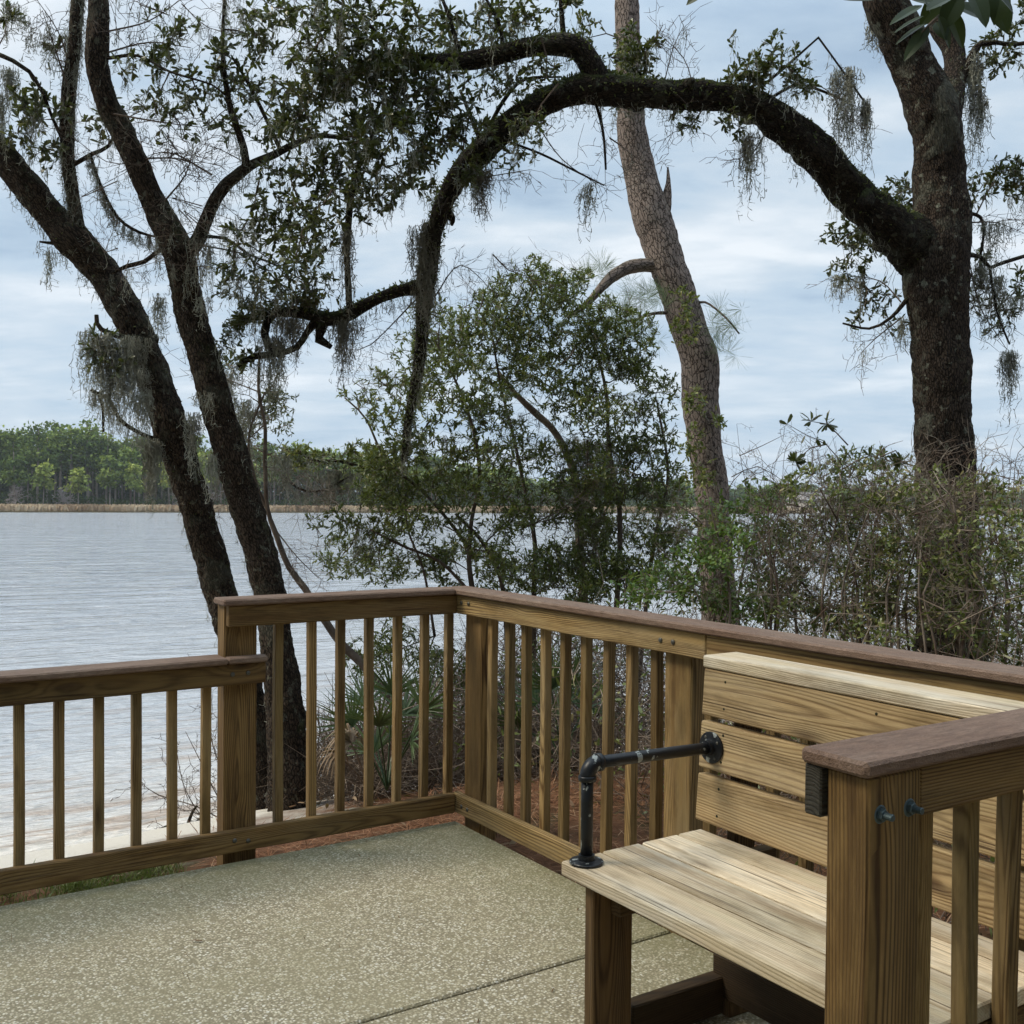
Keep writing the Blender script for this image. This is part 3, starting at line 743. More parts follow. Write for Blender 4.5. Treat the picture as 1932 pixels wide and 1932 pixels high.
# ------------------------------------------------------------------ trees
class Plant:
    """collects limbs, twigs, leaves and moss of one tree or bush; nodes are the points new growth may start from"""
    def __init__(s):
        s.wood = MB(); s.twig = MB(); s.leaf = MB(); s.moss = MB(); s.nodes = []; s.fern = MB()
    def limb(s, pts, dscale=1.0, step=.05, sides=14, rough=.10, plates=.06, node=True, seed=None):
        P = np.array([at(q[0], q[1], q[3]) for q in pts]); Rr = np.array([q[2] * (.465 if plates else .48) * q[3] / FPX for q in pts])
        P, Rr = resample(P, Rr, step)
        tube(s.wood, P, Rr, sides, rough, 5.0, True, plates, seed if seed is not None else random.random() * 90)
        if node: s.nodes.append(P[::2])
        return P, Rr
    def cluster(s, u, v, ru, rv, d, dens=1.0, L=.05, W=.017, nl=8, tintc=.45, tints=.28, thr=-.15, twr=.0022, tw=1.0, depth=None, droop=.0, attach=None, curl=.15, leaf=None, wide=.5):
        leaf = leaf or s.leaf
        c = at(u, v, d); rx, rz = ru * d / FPX, rv * d / FPX; ry = depth or (rx + rz) * .5
        lpx = (L * FPX / d) * (W * FPX / d) * .62
        nleaf = int(dens * math.pi * ru * rv / lpx * 2.9)
        nt = max(4, int(nleaf / nl))
        if attach is None:
            N0 = np.concatenate(s.nodes); a = N0[np.argmin(np.linalg.norm(N0 - c, axis=1))]
        else: a = np.asarray(attach, float)
        q = []
        off = rng.random(3) * 50; tries = 0
        while len(q) < nt and tries < nt * 12:
            tries += 1
            r = rng.normal(size=3); r /= np.linalg.norm(r); r *= rng.random() ** .42
            pnt = c + RT * r[0] * rx + UP * r[1] * rz + FW * r[2] * ry
            if noise.noise(Vector((pnt * 3.1 + off).tolist())) > thr or tries > nt * 9: q.append(pnt)
        q = np.array(q)
        q = q[np.argsort(np.linalg.norm(q - a, axis=1))]
        # main branchlet towards the middle, kinked
        k = max(3, int(np.linalg.norm(c - a) / .12))
        main = a + (c - a) * np.linspace(0, 1, k)[:, None] + rng.normal(size=(k, 3)) * .018 * np.linspace(0, 1, k)[:, None]
        main[0] = a
        r0 = .0035 + .012 * min(1, rx) * tw
        thin_tubes(s.twig, np.stack([main[:-1], main[1:]], 1), np.linspace(r0, r0 * .45, k)[:-1], np.linspace(r0, r0 * .45, k)[1:], 5)
        nodes = [p for p in main]; segs = []; ra = []; rb = []
        LB = []; LD = []; tn_ = []
        arr = np.zeros((len(main) + 3 * len(q) + 8, 3)); m_ = len(main); arr[:m_] = main
        for t in q:
            dist = np.linalg.norm(arr[:m_] - t, axis=1)
            j = int(np.argmin(dist)); b0 = arr[j].copy()
            dv = t - b0; ln = np.linalg.norm(dv) + 1e-6
            mid = b0 + dv * .5 + rng.normal(size=3) * ln * .13 + np.array([0, 0, -droop * ln])
            e = t
            segs += [(b0, mid), (mid, e)]; ra += [twr * 1.25, twr * .9]; rb += [twr * .9, twr * .5]
            arr[m_] = mid; arr[m_ + 1] = e; m_ += 2
            nn = max(2, int(nl * rng.uniform(.6, 1.4)))
            tt = 1 - rng.random(nn) ** 1.3 * min(1, .14 / ln) * .9
            bp = np.where(tt[:, None] > .5, mid + (e - mid) * (tt[:, None] - .5) * 2, b0 + (mid - b0) * tt[:, None] * 2)
            td = dv / ln
            dr = nrm(td * .75 + rng.normal(size=(nn, 3)) * .55 + np.array([0, 0, .12 - droop]))
            LB.append(bp); LD.append(dr); tn_.append(np.full(nn, rng.normal() * .5))
        thin_tubes(s.twig, np.array(segs), np.array(ra), np.array(rb), 3)
        LB = np.concatenate(LB); LD = np.concatenate(LD); tn_ = np.concatenate(tn_)
        n = len(LB)
        tint = np.clip(tintc + tints * (tn_ + rng.normal(size=n) * .8), 0, 1)
        leaves(leaf, LB, LD, randdir(n) * .7 + np.array([0, 0, .8]), L * rng.uniform(.45, 1.25, n), W * rng.uniform(.6, 1.25, n), curl, tint, wide)
        s.nodes.append(arr[:m_:6])
    def bare(s, pts, r0=.005, spread=.25, n=8, ln=.3, d=None):
        """a thin bare branch along photo points with side twigs"""
        P = np.array([at(q[0], q[1], q[2]) for q in pts]); P, Rr = resample(P, np.linspace(r0, r0 * .35, len(P)), .06)
        thin_tubes(s.twig, np.stack([P[:-1], P[1:]], 1), Rr[:-1], Rr[1:], 4)
        sg = []
        def wander(b0, dv, l, k):
            pts = [b0]
            for _ in range(k):
                dv = nrm(dv + rng.normal(size=3) * .42); pts.append(pts[-1] + dv * l / k)
            sg.extend((pts[q_], pts[q_ + 1]) for q_ in range(k)); return pts
        for _ in range(n):
            i0 = rng.integers(1, len(P)); b0 = P[i0]; dv = nrm(nrm(P[min(i0 + 1, len(P) - 1)] - P[max(i0 - 2, 0)]) + rng.normal(size=3) * .8)
            l = ln * rng.uniform(.3, 1); pts = wander(b0, dv, l, 4)
            for q_ in (1, 2, 3):
                if rng.random() < .75:
                    p2 = wander(pts[q_], nrm(dv + rng.normal(size=3) * .9), l * rng.uniform(.2, .45), 2)
                    if rng.random() < .5: wander(p2[1], randdir(1)[0], l * .15, 1)
        thin_tubes(s.twig, np.array(sg), r0 * .35, r0 * .18, 3)
        s.nodes.append(P)
        return P
def strands(mb, starts, lens, wid=.0022, wander=.010, curls=2.2, step=.028):
    """hanging moss: crooked ribbons with short curly side threads"""
    segs = []
    for b0, L in zip(starts, lens):
        n = max(3, int(L / step)); p = np.array(b0, float); v = np.array([0, 0, -1.])
        for i in range(n):
            v = nrm(np.array([0, 0, -1.]) + rng.normal(size=3) * .27)
            q = p + v * step
            segs.append((p, q))
            if rng.random() < curls * .5:
                e = q + nrm(rng.normal(size=3) + np.array([0, 0, -.35])) * rng.uniform(.012, .034); segs.append((q, e))
                if rng.random() < .5: segs.append((e, e + nrm(rng.normal(size=3)) * .016))
            p = q
    segs = np.array(segs)
    d = segs[:, 1] - segs[:, 0]; sd = nrm(np.cross(d, rng.normal(size=d.shape))) * wid * .68 * rng.uniform(.6, 1.4, (len(d), 1))
    V = np.stack([segs[:, 0] - sd, segs[:, 0] + sd, segs[:, 1] + sd * .8, segs[:, 1] - sd * .8], 1).reshape(-1, 3)
    F = (np.arange(len(segs)) * 4)[:, None] + np.arange(4)[None]
    mb.add(V, F)
def moss_clump(mb, u, v, wpx, lpx, d, n=24, wid=.0024, bunch=1.0, curls=2.2):
    wm, lm = wpx * d / FPX, lpx * d / FPX
    c = at(u, v, d); n = int(n * 1.5)
    k = max(3, n // 9)
    xt = rng.normal(size=k) * .36; yt = rng.normal(size=k) * wm * .25; lt = lm * (.25 + .85 * rng.random(k) ** 1.3) * np.exp(-xt ** 2 * 1.2)
    lt[0] = lm * 1.05; xt[0] *= .3
    ti = rng.integers(0, k, n); top = rng.uniform(-.06, .06, k) * lm
    st = c + RT * (xt[ti] * wm + rng.normal(size=n) * .012)[:, None] + FW * (yt[ti] + rng.normal(size=n) * .012)[:, None] + UP * top[ti][:, None]
    ls = lt[ti] * (.25 + .75 * rng.random(n)) + .03
    strands(mb, st, ls, wid, curls=curls)
def moss_along(mb, P, Rr, per_m=60, L=(.03, .12), below=True, wid=.002, top=False):
    ln = np.linalg.norm(np.diff(P, axis=0), axis=1).sum(); n = int(per_m * ln)
    idx = rng.integers(0, len(P), n)
    a = rng.uniform(0, 2 * math.pi, n)
    st = P[idx] + (RT * np.cos(a)[:, None] + (UP * (.9 if top else -1) * np.abs(np.sin(a))[:, None]) + FW * (rng.uniform(-.7, .7, n))[:, None]) * Rr[idx][:, None] * .97
    strands(mb, st, rng.uniform(L[0], L[1], n) * rng.random(n), wid, curls=3)
def fuzz(mb, P, Rr, per_m=500, L=.018, W=.007, tint=.55, topbias=.35):
    """small upright fern and moss leaves growing on the upper side of a limb"""
    ln = np.linalg.norm(np.diff(P, axis=0), axis=1).sum(); n = int(per_m * ln)
    idx = rng.integers(0, len(P), n); dr = nrm(rng.normal(size=(n, 3)) + np.array([0, 0, 1.1]))
    T = nrm(np.gradient(P, axis=0))[idx]; dr = nrm(dr - T * (dr * T).sum(1, keepdims=True) * .9)
    leaves(mb, P[idx] + dr * Rr[idx][:, None] * .96, nrm(dr + rng.normal(size=(n, 3)) * .8), randdir(n), L * rng.uniform(.6, 1.5, n), W, .3, np.clip(tint + rng.normal(size=n) * .2, 0, 1))

def moss_bits(pl, n, L=(.03, .22)):
    N0 = np.concatenate(pl.nodes); i0 = rng.integers(0, len(N0), n)
    cen = N0[rng.integers(0, len(N0), max(3, n // 25))]
    i0 = np.array([np.argmin(np.linalg.norm(N0 - (cen[k % len(cen)] + rng.normal(size=3) * .14), axis=1)) for k in range(n)])
    strands(pl.moss, N0[i0] + rng.normal(size=(n, 3)) * .006, rng.uniform(L[0], L[1], n) * rng.random(n) + .03, .002, curls=2.6)
def finish(pl, name, base, label, cat, woodmat, leafmat_, group=None, twigmat=None, mossmat=None, leafpart='crown'):
    root = empty(name, tuple(float(x) for x in base), label, cat, group)
    if pl.wood.n: pl.wood.build('trunk', woodmat, root, smooth=True)
    if pl.twig.n: pl.twig.build('twigs', twigmat or M_twig, root)
    if pl.leaf.n: pl.leaf.build(leafpart, leafmat_, root)
    if pl.fern.n: pl.fern.build('fern_growth', M_leaf_fern, root)
    if pl.moss.n: pl.moss.build('moss', mossmat or M_moss, root)
    return root
M_leaf_fern = leafmat('limb fern', [(0, (.03, .045, .015)), (.6, (.075, .095, .03)), (1, (.15, .16, .06))], .6, .2, .2)

# -- leaning oak nearest the lake
T1 = Plant()
P, Rr = T1.limb([(-60, 225, 50, 6.3), (0, 290, 54, 6.3), (50, 350, 56, 6.35), (100, 410, 60, 6.4), (135, 450, 66, 6.4), (165, 480, 62, 6.45), (205, 530, 60, 6.5), (245, 600, 62, 6.5), (275, 670, 60, 6.55), (300, 740, 62, 6.6),
                 (317, 790, 66, 6.6), (335, 850, 62, 6.65), (360, 930, 60, 6.7), (385, 1010, 60, 6.75), (403, 1070, 60, 6.8), (418, 1130, 58, 6.8), (440, 1200, 56, 6.8), (465, 1290, 56, 6.8), (482, 1400, 58, 6.8), (497, 1530, 70, 6.8), (500, 1580, 80, 6.8)],
                step=.016, sides=52, plates=.13, rough=.16, seed=3)
moss_along(T1.moss, P, Rr, 90, (.03, .14)); fuzz(T1.fern, P[:200], Rr[:200], 160)
moss_along(T1.moss, P[:len(P) * 6 // 10], Rr, 160, (.03, .12), top=True)
P, Rr = T1.limb([(148, 440, 28, 6.4), (137, 370, 25, 6.35), (128, 300, 26, 6.3), (127, 230, 29, 6.3), (131, 160, 27, 6.25), (140, 90, 25, 6.2), (146, 0, 25, 6.2), (150, -70, 23, 6.2)], step=.03, sides=20)
moss_along(T1.moss, P, Rr, 330, (.04, .3)); moss_along(T1.moss, P, Rr, 200, (.03, .1), top=True)
for q in [(-10, 100, 10, 6), (25, 115, 9, 6), (55, 135, 8, 6.05), (80, 175, 7, 6.1), (100, 225, 6, 6.2), (118, 262, 8, 6.28)],:
    T1.limb(q, sides=7, plates=0)
T1.limb([(118, 460, 12, 6.4), (90, 458, 6, 6.35), (75, 456, 4, 6.3)], sides=6, plates=0)
T1.limb([(140, 310, 9, 6.3), (175, 290, 8, 6.3), (205, 275, 7, 6.35), (222, 235, 5, 6.4)], sides=6, plates=0)
P, Rr = T1.limb([(170, 290, 5, 6.3), (190, 350, 6, 6.3), (222, 410, 6, 6.3), (262, 438, 6, 6.3), (300, 448, 4, 6.35)], sides=6, plates=0)
moss_along(T1.moss, P, Rr, 260, (.03, .09), top=True); moss_along(T1.moss, P, Rr, 160, (.03, .1))
P, Rr = T1.limb([(292, 640, 24, 6.55), (250, 640, 14, 6.4), (215, 632, 12, 6.3), (192, 622, 10, 6.3), (183, 610, 9, 6.3), (182, 594, 8, 6.3)], sides=8, plates=0)
P, Rr = T1.limb([(318, 835, 14, 6.6), (270, 820, 8, 6.5), (225, 790, 8, 6.4), (205, 750, 8, 6.35), (180, 740, 7, 6.3), (172, 735, 6, 6.3)], sides=7, plates=0)
moss_along(T1.moss, P, Rr, 300, (.05, .14))
T1.limb([(188, 745, 7, 6.3), (194, 770, 6, 6.3), (195, 815, 5, 6.3)], sides=6, plates=0)
for (u, v, a, b, den) in [(20, 30, 40, 30, .5), (85, 225, 55, 55, .75), (60, 170, 50, 50, .55), (95, 290, 40, 40, .6), (200, 240, 45, 40, .6), (215, 200, 40, 30, .5), (30, 260, 30, 45, .5), (100, 110, 35, 35, .45), (190, 650, 50, 28, .8), (215, 690, 50, 30, .5)]:
    T1.cluster(u, v, a, b, 6.2, den, L=.055, W=.02)
T1.bare([(130, 120, 6.2), (110, 60, 6.1), (70, 0, 6)], .006, n=10)
T1.bare([(130, 170, 6.2), (100, 80, 6.1), (80, 20, 6)], .006, n=10)
for a in ((190, 625, 60, 190, 40), (215, 640, 60, 180, 60), (250, 640, 60, 170, 50), (235, 700, 70, 130, 40), (270, 740, 50, 120, 30), (205, 700, 40, 160, 24), (300, 560, 30, 120, 16), (360, 780, 30, 120, 26), (400, 860, 30, 90, 16), (20, 10, 60, 90, 20), (95, 60, 60, 120, 24), (15, 130, 26, 90, 30), (5, 170, 30, 180, 20), (95, 470, 14, 80, 10), (60, 200, 30, 120, 16)):
    moss_clump(T1.moss, a[0], a[1], a[2], a[3], 6.25, a[4] * 2)
moss_bits(T1, 600, (.03, .3))
t1 = finish(T1, 'live_oak_tree', at(500, 1560, 6.8), 'slender leaning oak whose trunk slants off the left edge, hung with moss', 'tree', M_oak, M_leaf_oak)

# -- second leaning oak, forked at mid height
T2 = Plant()
P, Rr = T2.limb([(183, -70, 34, 6.0), (186, 10, 38, 6.0), (184, 80, 40, 6.0), (184, 130, 40, 6.02), (200, 190, 42, 6.05), (225, 240, 46, 6.1), (250, 290, 42, 6.1), (275, 350, 46, 6.15), (305, 410, 50, 6.2), (335, 470, 58, 6.2), (347, 530, 54, 6.25),
                 (357, 580, 56, 6.3), (376, 650, 58, 6.3), (398, 720, 60, 6.3), (420, 800, 60, 6.35), (438, 860, 60, 6.35), (457, 930, 62, 6.4), (475, 990, 58, 6.4), (497, 1060, 60, 6.4), (510, 1120, 58, 6.4), (520, 1200, 60, 6.4), (533, 1300, 68, 6.4),
                 (543, 1400, 76, 6.4), (550, 1500, 88, 6.4), (552, 1570, 100, 6.4)], step=.016, sides=52, plates=.14, rough=.16, seed=21)
moss_along(T2.moss, P, Rr, 60, (.02, .08))
moss_along(T2.moss, P[len(P) * 3 // 10:len(P) * 7 // 10], Rr[len(P) * 3 // 10:len(P) * 7 // 10], 170, (.03, .16), top=True)
P, Rr = T2.limb([(345, 490, 30, 6.2), (372, 455, 30, 6.2), (385, 425, 26, 6.18), (402, 385, 25, 6.15), (425, 350, 24, 6.12), (455, 325, 22, 6.1), (482, 308, 18, 6.1), (520, 290, 15, 6.1), (560, 270, 13, 6.15), (600, 256, 10, 6.2), (660, 262, 8, 6.2)], step=.03, sides=16)
moss_along(T2.moss, P, Rr, 80, (.03, .12))
P, Rr = T2.limb([(465, 325, 18, 6.1), (460, 280, 15, 6.05), (440, 220, 13, 6.0), (428, 170, 11, 6.0), (420, 90, 8, 6.0), (425, -20, 6, 6)], sides=10)
moss_along(T2.moss, P, Rr, 140, (.04, .2))
T2.limb([(530, 285, 9, 6.1), (500, 220, 8, 6.1), (470, 160, 7, 6.1), (440, 110, 5, 6.0)], sides=6, plates=0)
T2.limb([(210, 516, 6, 6.4), (240, 502, 9, 6.35), (272, 494, 9, 6.3), (298, 474, 9, 6.25), (325, 462, 10, 6.2)], sides=7, plates=0)
T2.limb([(380, 445, 8, 6.2), (430, 452, 6, 6.2), (470, 480, 5, 6.2), (520, 500, 4, 6.25), (590, 540, 3, 6.3)], sides=6, plates=0)
T2.limb([(200, 110, 8, 6.0), (260, 105, 6, 5.95), (320, 135, 5, 5.9), (400, 160, 4, 5.9), (430, 185, 3, 5.9)], sides=5, plates=0)
for (u, v, a, b, den) in [(250, 90, 60, 60, .35), (330, 60, 60, 55, .4), (300, 180, 60, 50, .45), (370, 180, 60, 50, .5), (400, 120, 60, 50, .55), (470, 60, 70, 55, .6), (470, 160, 60, 50, .6), (340, 260, 50, 30, .35),
                          (420, 230, 50, 40, .45), (500, 230, 60, 45, .7), (520, 330, 50, 50, .6), (560, 380, 60, 50, .75), (480, 390, 45, 40, .5), (520, 440, 60, 45, .75), (450, 440, 40, 30, .5), (590, 450, 50, 45, .8), (440, 500, 50, 35, .55), (520, 520, 60, 40, .65), (600, 320, 45, 45, .7)]:
    T2.cluster(u, v, a, b, 6.0, den * 1.1, L=.048, W=.018)
for q in ([(200, 60, 6), (280, 40, 6), (340, 0, 6)], [(200, 100, 6), (280, 80, 6), (360, 90, 6)], [(215, 215, 6), (300, 230, 6), (380, 240, 6)], [(250, 300, 6.1), (340, 300, 6.1), (400, 330, 6.1)], [(310, 380, 6.1), (350, 330, 6.1), (365, 280, 6.1)],
          [(345, 460, 6.2), (420, 470, 6.2), (520, 500, 6.2), (560, 560, 6.2)], [(400, 330, 6.1), (330, 290, 6.1), (290, 290, 6.1)]):
    T2.bare(q, .006, n=16, ln=.4)
for a in ((385, 460, 20, 120, 26), (375, 560, 30, 60, 14), (400, 740, 40, 70, 20)):
    moss_clump(T2.moss, a[0], a[1], a[2], a[3], 6.15, a[4])
for _ in range(26):
    u, v = rng.uniform(210, 600), rng.uniform(0, 560)
    T2.bare([(u, v, 6.1), (u + rng.uniform(-70, 70), v + rng.uniform(-50, 50), 6.1), (u + rng.uniform(-130, 130), v + rng.uniform(-80, 80), 6.1)], .0035, n=14, ln=.32)
moss_bits(T2, 1300, (.03, .3))
t2 = finish(T2, 'live_oak_tree', at(552, 1560, 6.4), 'leaning oak right of the slenderest, forked at mid height, flaring behind the balusters', 'tree', M_oak, M_leaf_oak)

# -- big oak on the right with the arching limb
T3 = Plant()
P, Rr = T3.limb([(1660, -60, 72, 6.3), (1667, 0, 74, 6.3), (1681, 33, 80, 6.32), (1700, 67, 82, 6.35), (1720, 117, 82, 6.4), (1740, 160, 88, 6.4), (1758, 205, 96, 6.42), (1769, 255, 95, 6.45), (1772, 333, 95, 6.5), (1776, 400, 104, 6.5), (1771, 460, 122, 6.5), (1766, 520, 124, 6.5),
                 (1770, 580, 110, 6.5), (1775, 660, 106, 6.5), (1778, 740, 108, 6.5), (1781, 820, 110, 6.5), (1784, 900, 112, 6.5), (1787, 1000, 112, 6.5), (1790, 1100, 118, 6.5), (1792, 1250, 130, 6.5), (1793, 1330, 150, 6.5)],
                step=.020, sides=72, plates=.07, rough=.12, seed=40)
P, Rr = T3.limb([(1782, 270, 50, 6.5), (1790, 215, 54, 6.52), (1799, 160, 46, 6.6), (1802, 117, 40, 6.65), (1796, 85, 42, 6.68), (1776, 50, 46, 6.7), (1766, 0, 42, 6.7), (1756, -60, 40, 6.7)], step=.03, sides=24, plates=.03)
fuzz(T3.fern, P, Rr, 60)
wood_main = T3.wood
T3.limb([(1810, 170, 16, 6.6), (1832, 108, 14, 6.6), (1850, 82, 13, 6.6), (1880, 80, 9, 6.6), (1915, 84, 8, 6.6), (1990, 70, 7, 6.6)], sides=8, plates=0)
T3.limb([(1815, 480, 10, 6.5), (1850, 485, 8, 6.6), (1868, 505, 8, 6.6), (1895, 495, 8, 6.6), (1950, 478, 7, 6.7)], sides=8, plates=0)
T3.limb([(1820, 400, 8, 6.5), (1850, 410, 7, 6.6), (1856, 440, 6, 6.6), (1850, 480, 5, 6.6)], sides=6, plates=0)
T3.limb([(1868, 505, 7, 6.6), (1872, 540, 6, 6.6), (1885, 600, 5, 6.6), (1905, 650, 4, 6.6)], sides=6, plates=0)
T3.limb([(1715, 560, 10, 6.5), (1680, 600, 7, 6.5), (1640, 620, 5, 6.6), (1590, 610, 4, 6.6)], sides=6, plates=0)
for (u, v, a, b, den) in [(1880, 110, 55, 55, .8), (1905, 40, 45, 40, .7), (1835, 140, 30, 30, .4), (1890, 320, 55, 35, .9), (1925, 345, 30, 50, .9), (1845, 360, 30, 40, .6), (1690, 360, 32, 35, .75), (1645, 460, 50, 45, .9), (1590, 440, 45, 30, .8),
                          (1600, 500, 40, 40, .7), (1690, 400, 40, 30, .6), (1660, 560, 45, 35, .5), (1690, 620, 28, 25, .5), (1620, 600, 40, 30, .4), (1840, 560, 30, 40, .4), (1880, 590, 50, 45, .5), (1860, 480, 30, 40, .4), (1915, 540, 30, 40, .5)]:
    T3.cluster(u, v, a, b, 6.7, den, L=.045, W=.016)
for q in ([(1700, 570, 6.5), (1660, 530, 6.6), (1600, 520, 6.7)], [(1830, 500, 6.6), (1850, 580, 6.6), (1900, 660, 6.6)], [(1830, 420, 6.5), (1880, 420, 6.6), (1932, 440, 6.7)], [(1700, 600, 6.5), (1650, 640, 6.6), (1630, 660, 6.6)]):
    T3.bare(q, .005, n=16, ln=.35)
for a in ((1838, 110, 16, 250, 34), (1846, 180, 12, 220, 24), (1880, 420, 34, 140, 22), (1855, 500, 30, 150, 26), (1880, 520, 24, 130, 22), (1916, 560, 26, 100, 14), (1625, 520, 40, 90, 14), (1580, 520, 30, 70, 10), (1655, 40, 30, 60, 14), (1700, 600, 20, 70, 10), (1645, 20, 14, 90, 14)):
    moss_clump(T3.moss, a[0], a[1], a[2], a[3], 6.6, a[4] * 2)
moss_bits(T3, 420)
oak = finish(T3, 'live_oak_tree', at(1793, 1320, 6.5), 'stout oak on the right with a thick limb arching far across the view', 'tree', M_oak2, M_leaf_oak)

# the arching limb is a part of that oak
T4 = Plant()
P, Rr = T4.limb([(1800, 620, 40, 6.55), (1785, 560, 80, 6.56), (1752, 500, 104, 6.54), (1712, 450, 96, 6.45), (1682, 425, 82, 6.4), (1640, 393, 76, 6.35), (1590, 345, 72, 6.3), (1540, 290, 70, 6.2), (1500, 253, 66, 6.15), (1450, 215, 60, 6.1), (1400, 192, 56, 6.05), (1330, 180, 52, 6.0),
                 (1260, 181, 53, 5.95), (1190, 172, 56, 5.9), (1130, 166, 62, 5.9), (1080, 172, 56, 5.9), (1020, 197, 52, 5.95), (960, 237, 48, 6.0), (905, 287, 50, 6.05), (872, 325, 40, 6.1), (845, 370, 37, 6.15), (825, 420, 34, 6.2), (812, 480, 37, 6.25), (805, 530, 36, 6.3),
                 (799, 580, 27, 6.35), (794, 650, 23, 6.4), (785, 720, 20, 6.5), (770, 800, 16, 6.6), (762, 870, 12, 6.7)], step=.020, sides=44, plates=.09, rough=.24, seed=60)
PA, RA = P, Rr
moss_along(T4.moss, P, Rr, 110, (.03, .16)); fuzz(T4.fern, P, Rr, 900, .024, .009, tint=.6)
P, Rr = T4.limb([(1128, 160, 56, 5.9), (1112, 120, 48, 5.88), (1095, 95, 46, 5.86), (1070, 84, 44, 5.85), (1030, 86, 40, 5.85), (980, 93, 38, 5.85), (930, 106, 37, 5.85), (870, 116, 34, 5.85), (800, 118, 30, 5.85), (740, 122, 24, 5.85), (680, 132, 16, 5.85), (610, 150, 10, 5.85)], step=.03, sides=28, rough=.16)
moss_along(T4.moss, P, Rr, 120, (.03, .2)); fuzz(T4.fern, P, Rr, 600, .022, .009)
T4.limb([(1064, 75, 12, 5.85), (1060, 30, 10, 5.85), (1056, -60, 9, 5.85)], sides=8, plates=0)
P, Rr = T4.limb([(800, 540, 34, 6.3), (760, 547, 25, 6.3), (720, 560, 23, 6.3), (690, 575, 25, 6.3), (655, 594, 27, 6.3), (620, 602, 28, 6.3), (580, 592, 26, 6.3), (535, 588, 20, 6.3), (490, 598, 15, 6.35), (440, 612, 10, 6.4)], step=.03, sides=22, rough=.16)
moss_along(T4.moss, P, Rr, 160, (.04, .25)); fuzz(T4.fern, P, Rr, 560, .02, .008)
for q in ([(505, 598, 18, 6.3), (499, 630, 17, 6.3), (505, 652, 16, 6.3), (530, 668, 12, 6.3)], [(598, 602, 20, 6.3), (578, 628, 13, 6.3), (560, 655, 12, 6.3), (520, 668, 12, 6.3), (480, 672, 14, 6.3), (448, 690, 10, 6.3)], [(612, 604, 20, 6.3), (602, 640, 20, 6.3), (625, 655, 10, 6.3)],
          [(1532, 262, 16, 6.2), (1530, 244, 9, 6.2), (1532, 226, 3, 6.2)], [(905, 262, 10, 6.0), (880, 200, 8, 6.0), (868, 170, 6, 6)], [(910, 265, 9, 6.0), (950, 190, 8, 6.05), (990, 150, 6, 6.1), (1060, 145, 4, 6.1)],
          [(1440, 195, 7, 6.1), (1475, 172, 7, 6.1), (1510, 160, 6, 6.15), (1560, 175, 5, 6.2), (1610, 200, 3, 6.2)], [(1400, 175, 7, 6.05), (1440, 160, 6, 6.1), (1500, 110, 5, 6.1), (1545, 70, 4, 6.1)], [(1545, 72, 4, 6.1), (1580, 120, 4, 6.1), (1640, 205, 4, 6.1)],
          [(1120, 178, 7, 5.9), (1138, 250, 6, 5.9), (1143, 320, 4, 5.9)], [(940, 260, 6, 6), (1020, 290, 5, 6), (1080, 320, 4, 6), (1140, 350, 3, 6)], [(660, 590, 14, 6.1), (655, 480, 11, 6.0), (660, 400, 12, 5.95), (668, 330, 10, 5.9)],
          [(760, 150, 10, 5.85), (700, 260, 8, 5.9), (650, 380, 6, 5.9)], [(680, 330, 14, 5.9), (662, 370, 13, 5.9), (655, 420, 9, 5.9)], [(870, 110, 10, 5.85), (850, 40, 8, 5.8), (820, -40, 7, 5.8)], [(740, 110, 9, 5.85), (690, 40, 7, 5.8), (600, -20, 6, 5.8)],
          [(950, 100, 9, 5.85), (940, 40, 7, 5.8), (900, -30, 6, 5.8)]):
    T4.limb(q, sides=7, plates=0, rough=.2)
UPC = [(640, 40, 80, 60, .7), (740, 50, 90, 60, .8), (850, 50, 80, 55, .7), (570, 130, 90, 60, .8), (660, 150, 80, 65, 1.1), (740, 170, 90, 70, 1.15), (840, 180, 70, 55, .95), (560, 220, 80, 60, .8), (650, 250, 90, 60, 1.1), (740, 270, 90, 65, 1.1), (820, 250, 70, 60, 1.0),
       (620, 330, 80, 55, .85), (700, 350, 80, 50, .8), (780, 330, 50, 45, .7), (590, 410, 60, 45, .7), (660, 400, 50, 35, .5), (730, 385, 40, 35, .5), (560, 480, 60, 40, .7), (590, 30, 60, 45, .6), (520, 20, 60, 40, .55),
       (920, 40, 70, 50, .75), (1000, 40, 60, 45, .7), (1060, 30, 40, 45, .6), (1030, 140, 50, 40, .6), (950, 160, 60, 45, .7), (1000, 240, 50, 40, .6), (960, 290, 50, 30, .55), (890, 260, 50, 40, .9), (880, 320, 35, 35, .8), (690, 110, 90, 50, 1.1), (790, 120, 80, 50, 1.0)]
for (u, v, a, b, den) in UPC:
    T4.cluster(u, v, a, b, 5.8 + rng.uniform(-.25, .25), den, L=.049 if u < 860 else .040, W=.018 if u < 860 else .0145, tintc=.4)
for (u, v, a, b, den) in [(1400, 120, 55, 55, .75), (1460, 105, 45, 45, .7), (1510, 140, 50, 40, .6), (1380, 150, 30, 30, .5), (1300, 225, 45, 28, .6), (1390, 235, 50, 30, .5), (1150, 130, 30, 25, .7), (1210, 115, 40, 45, .9), (1190, 95, 30, 45, .8), (1540, 170, 30, 30, .3),
                          (1110, 60, 30, 50, .6), (1260, 60, 40, 30, .25), (1180, 200, 40, 20, .3), (620, 575, 60, 22, 1.0), (560, 565, 60, 25, 1.0), (500, 585, 60, 25, 1.0), (440, 590, 50, 30, .9), (455, 550, 55, 30, .7), (600, 540, 50, 25, .7), (430, 640, 40, 30, .6), (470, 680, 30, 25, .7), (820, 380, 22, 30, .6), (905, 300, 30, 20, .8)]:
    T4.cluster(u, v, a, b, 6.0 if u > 900 else 6.3, den, L=.042, W=.015, tintc=.5)
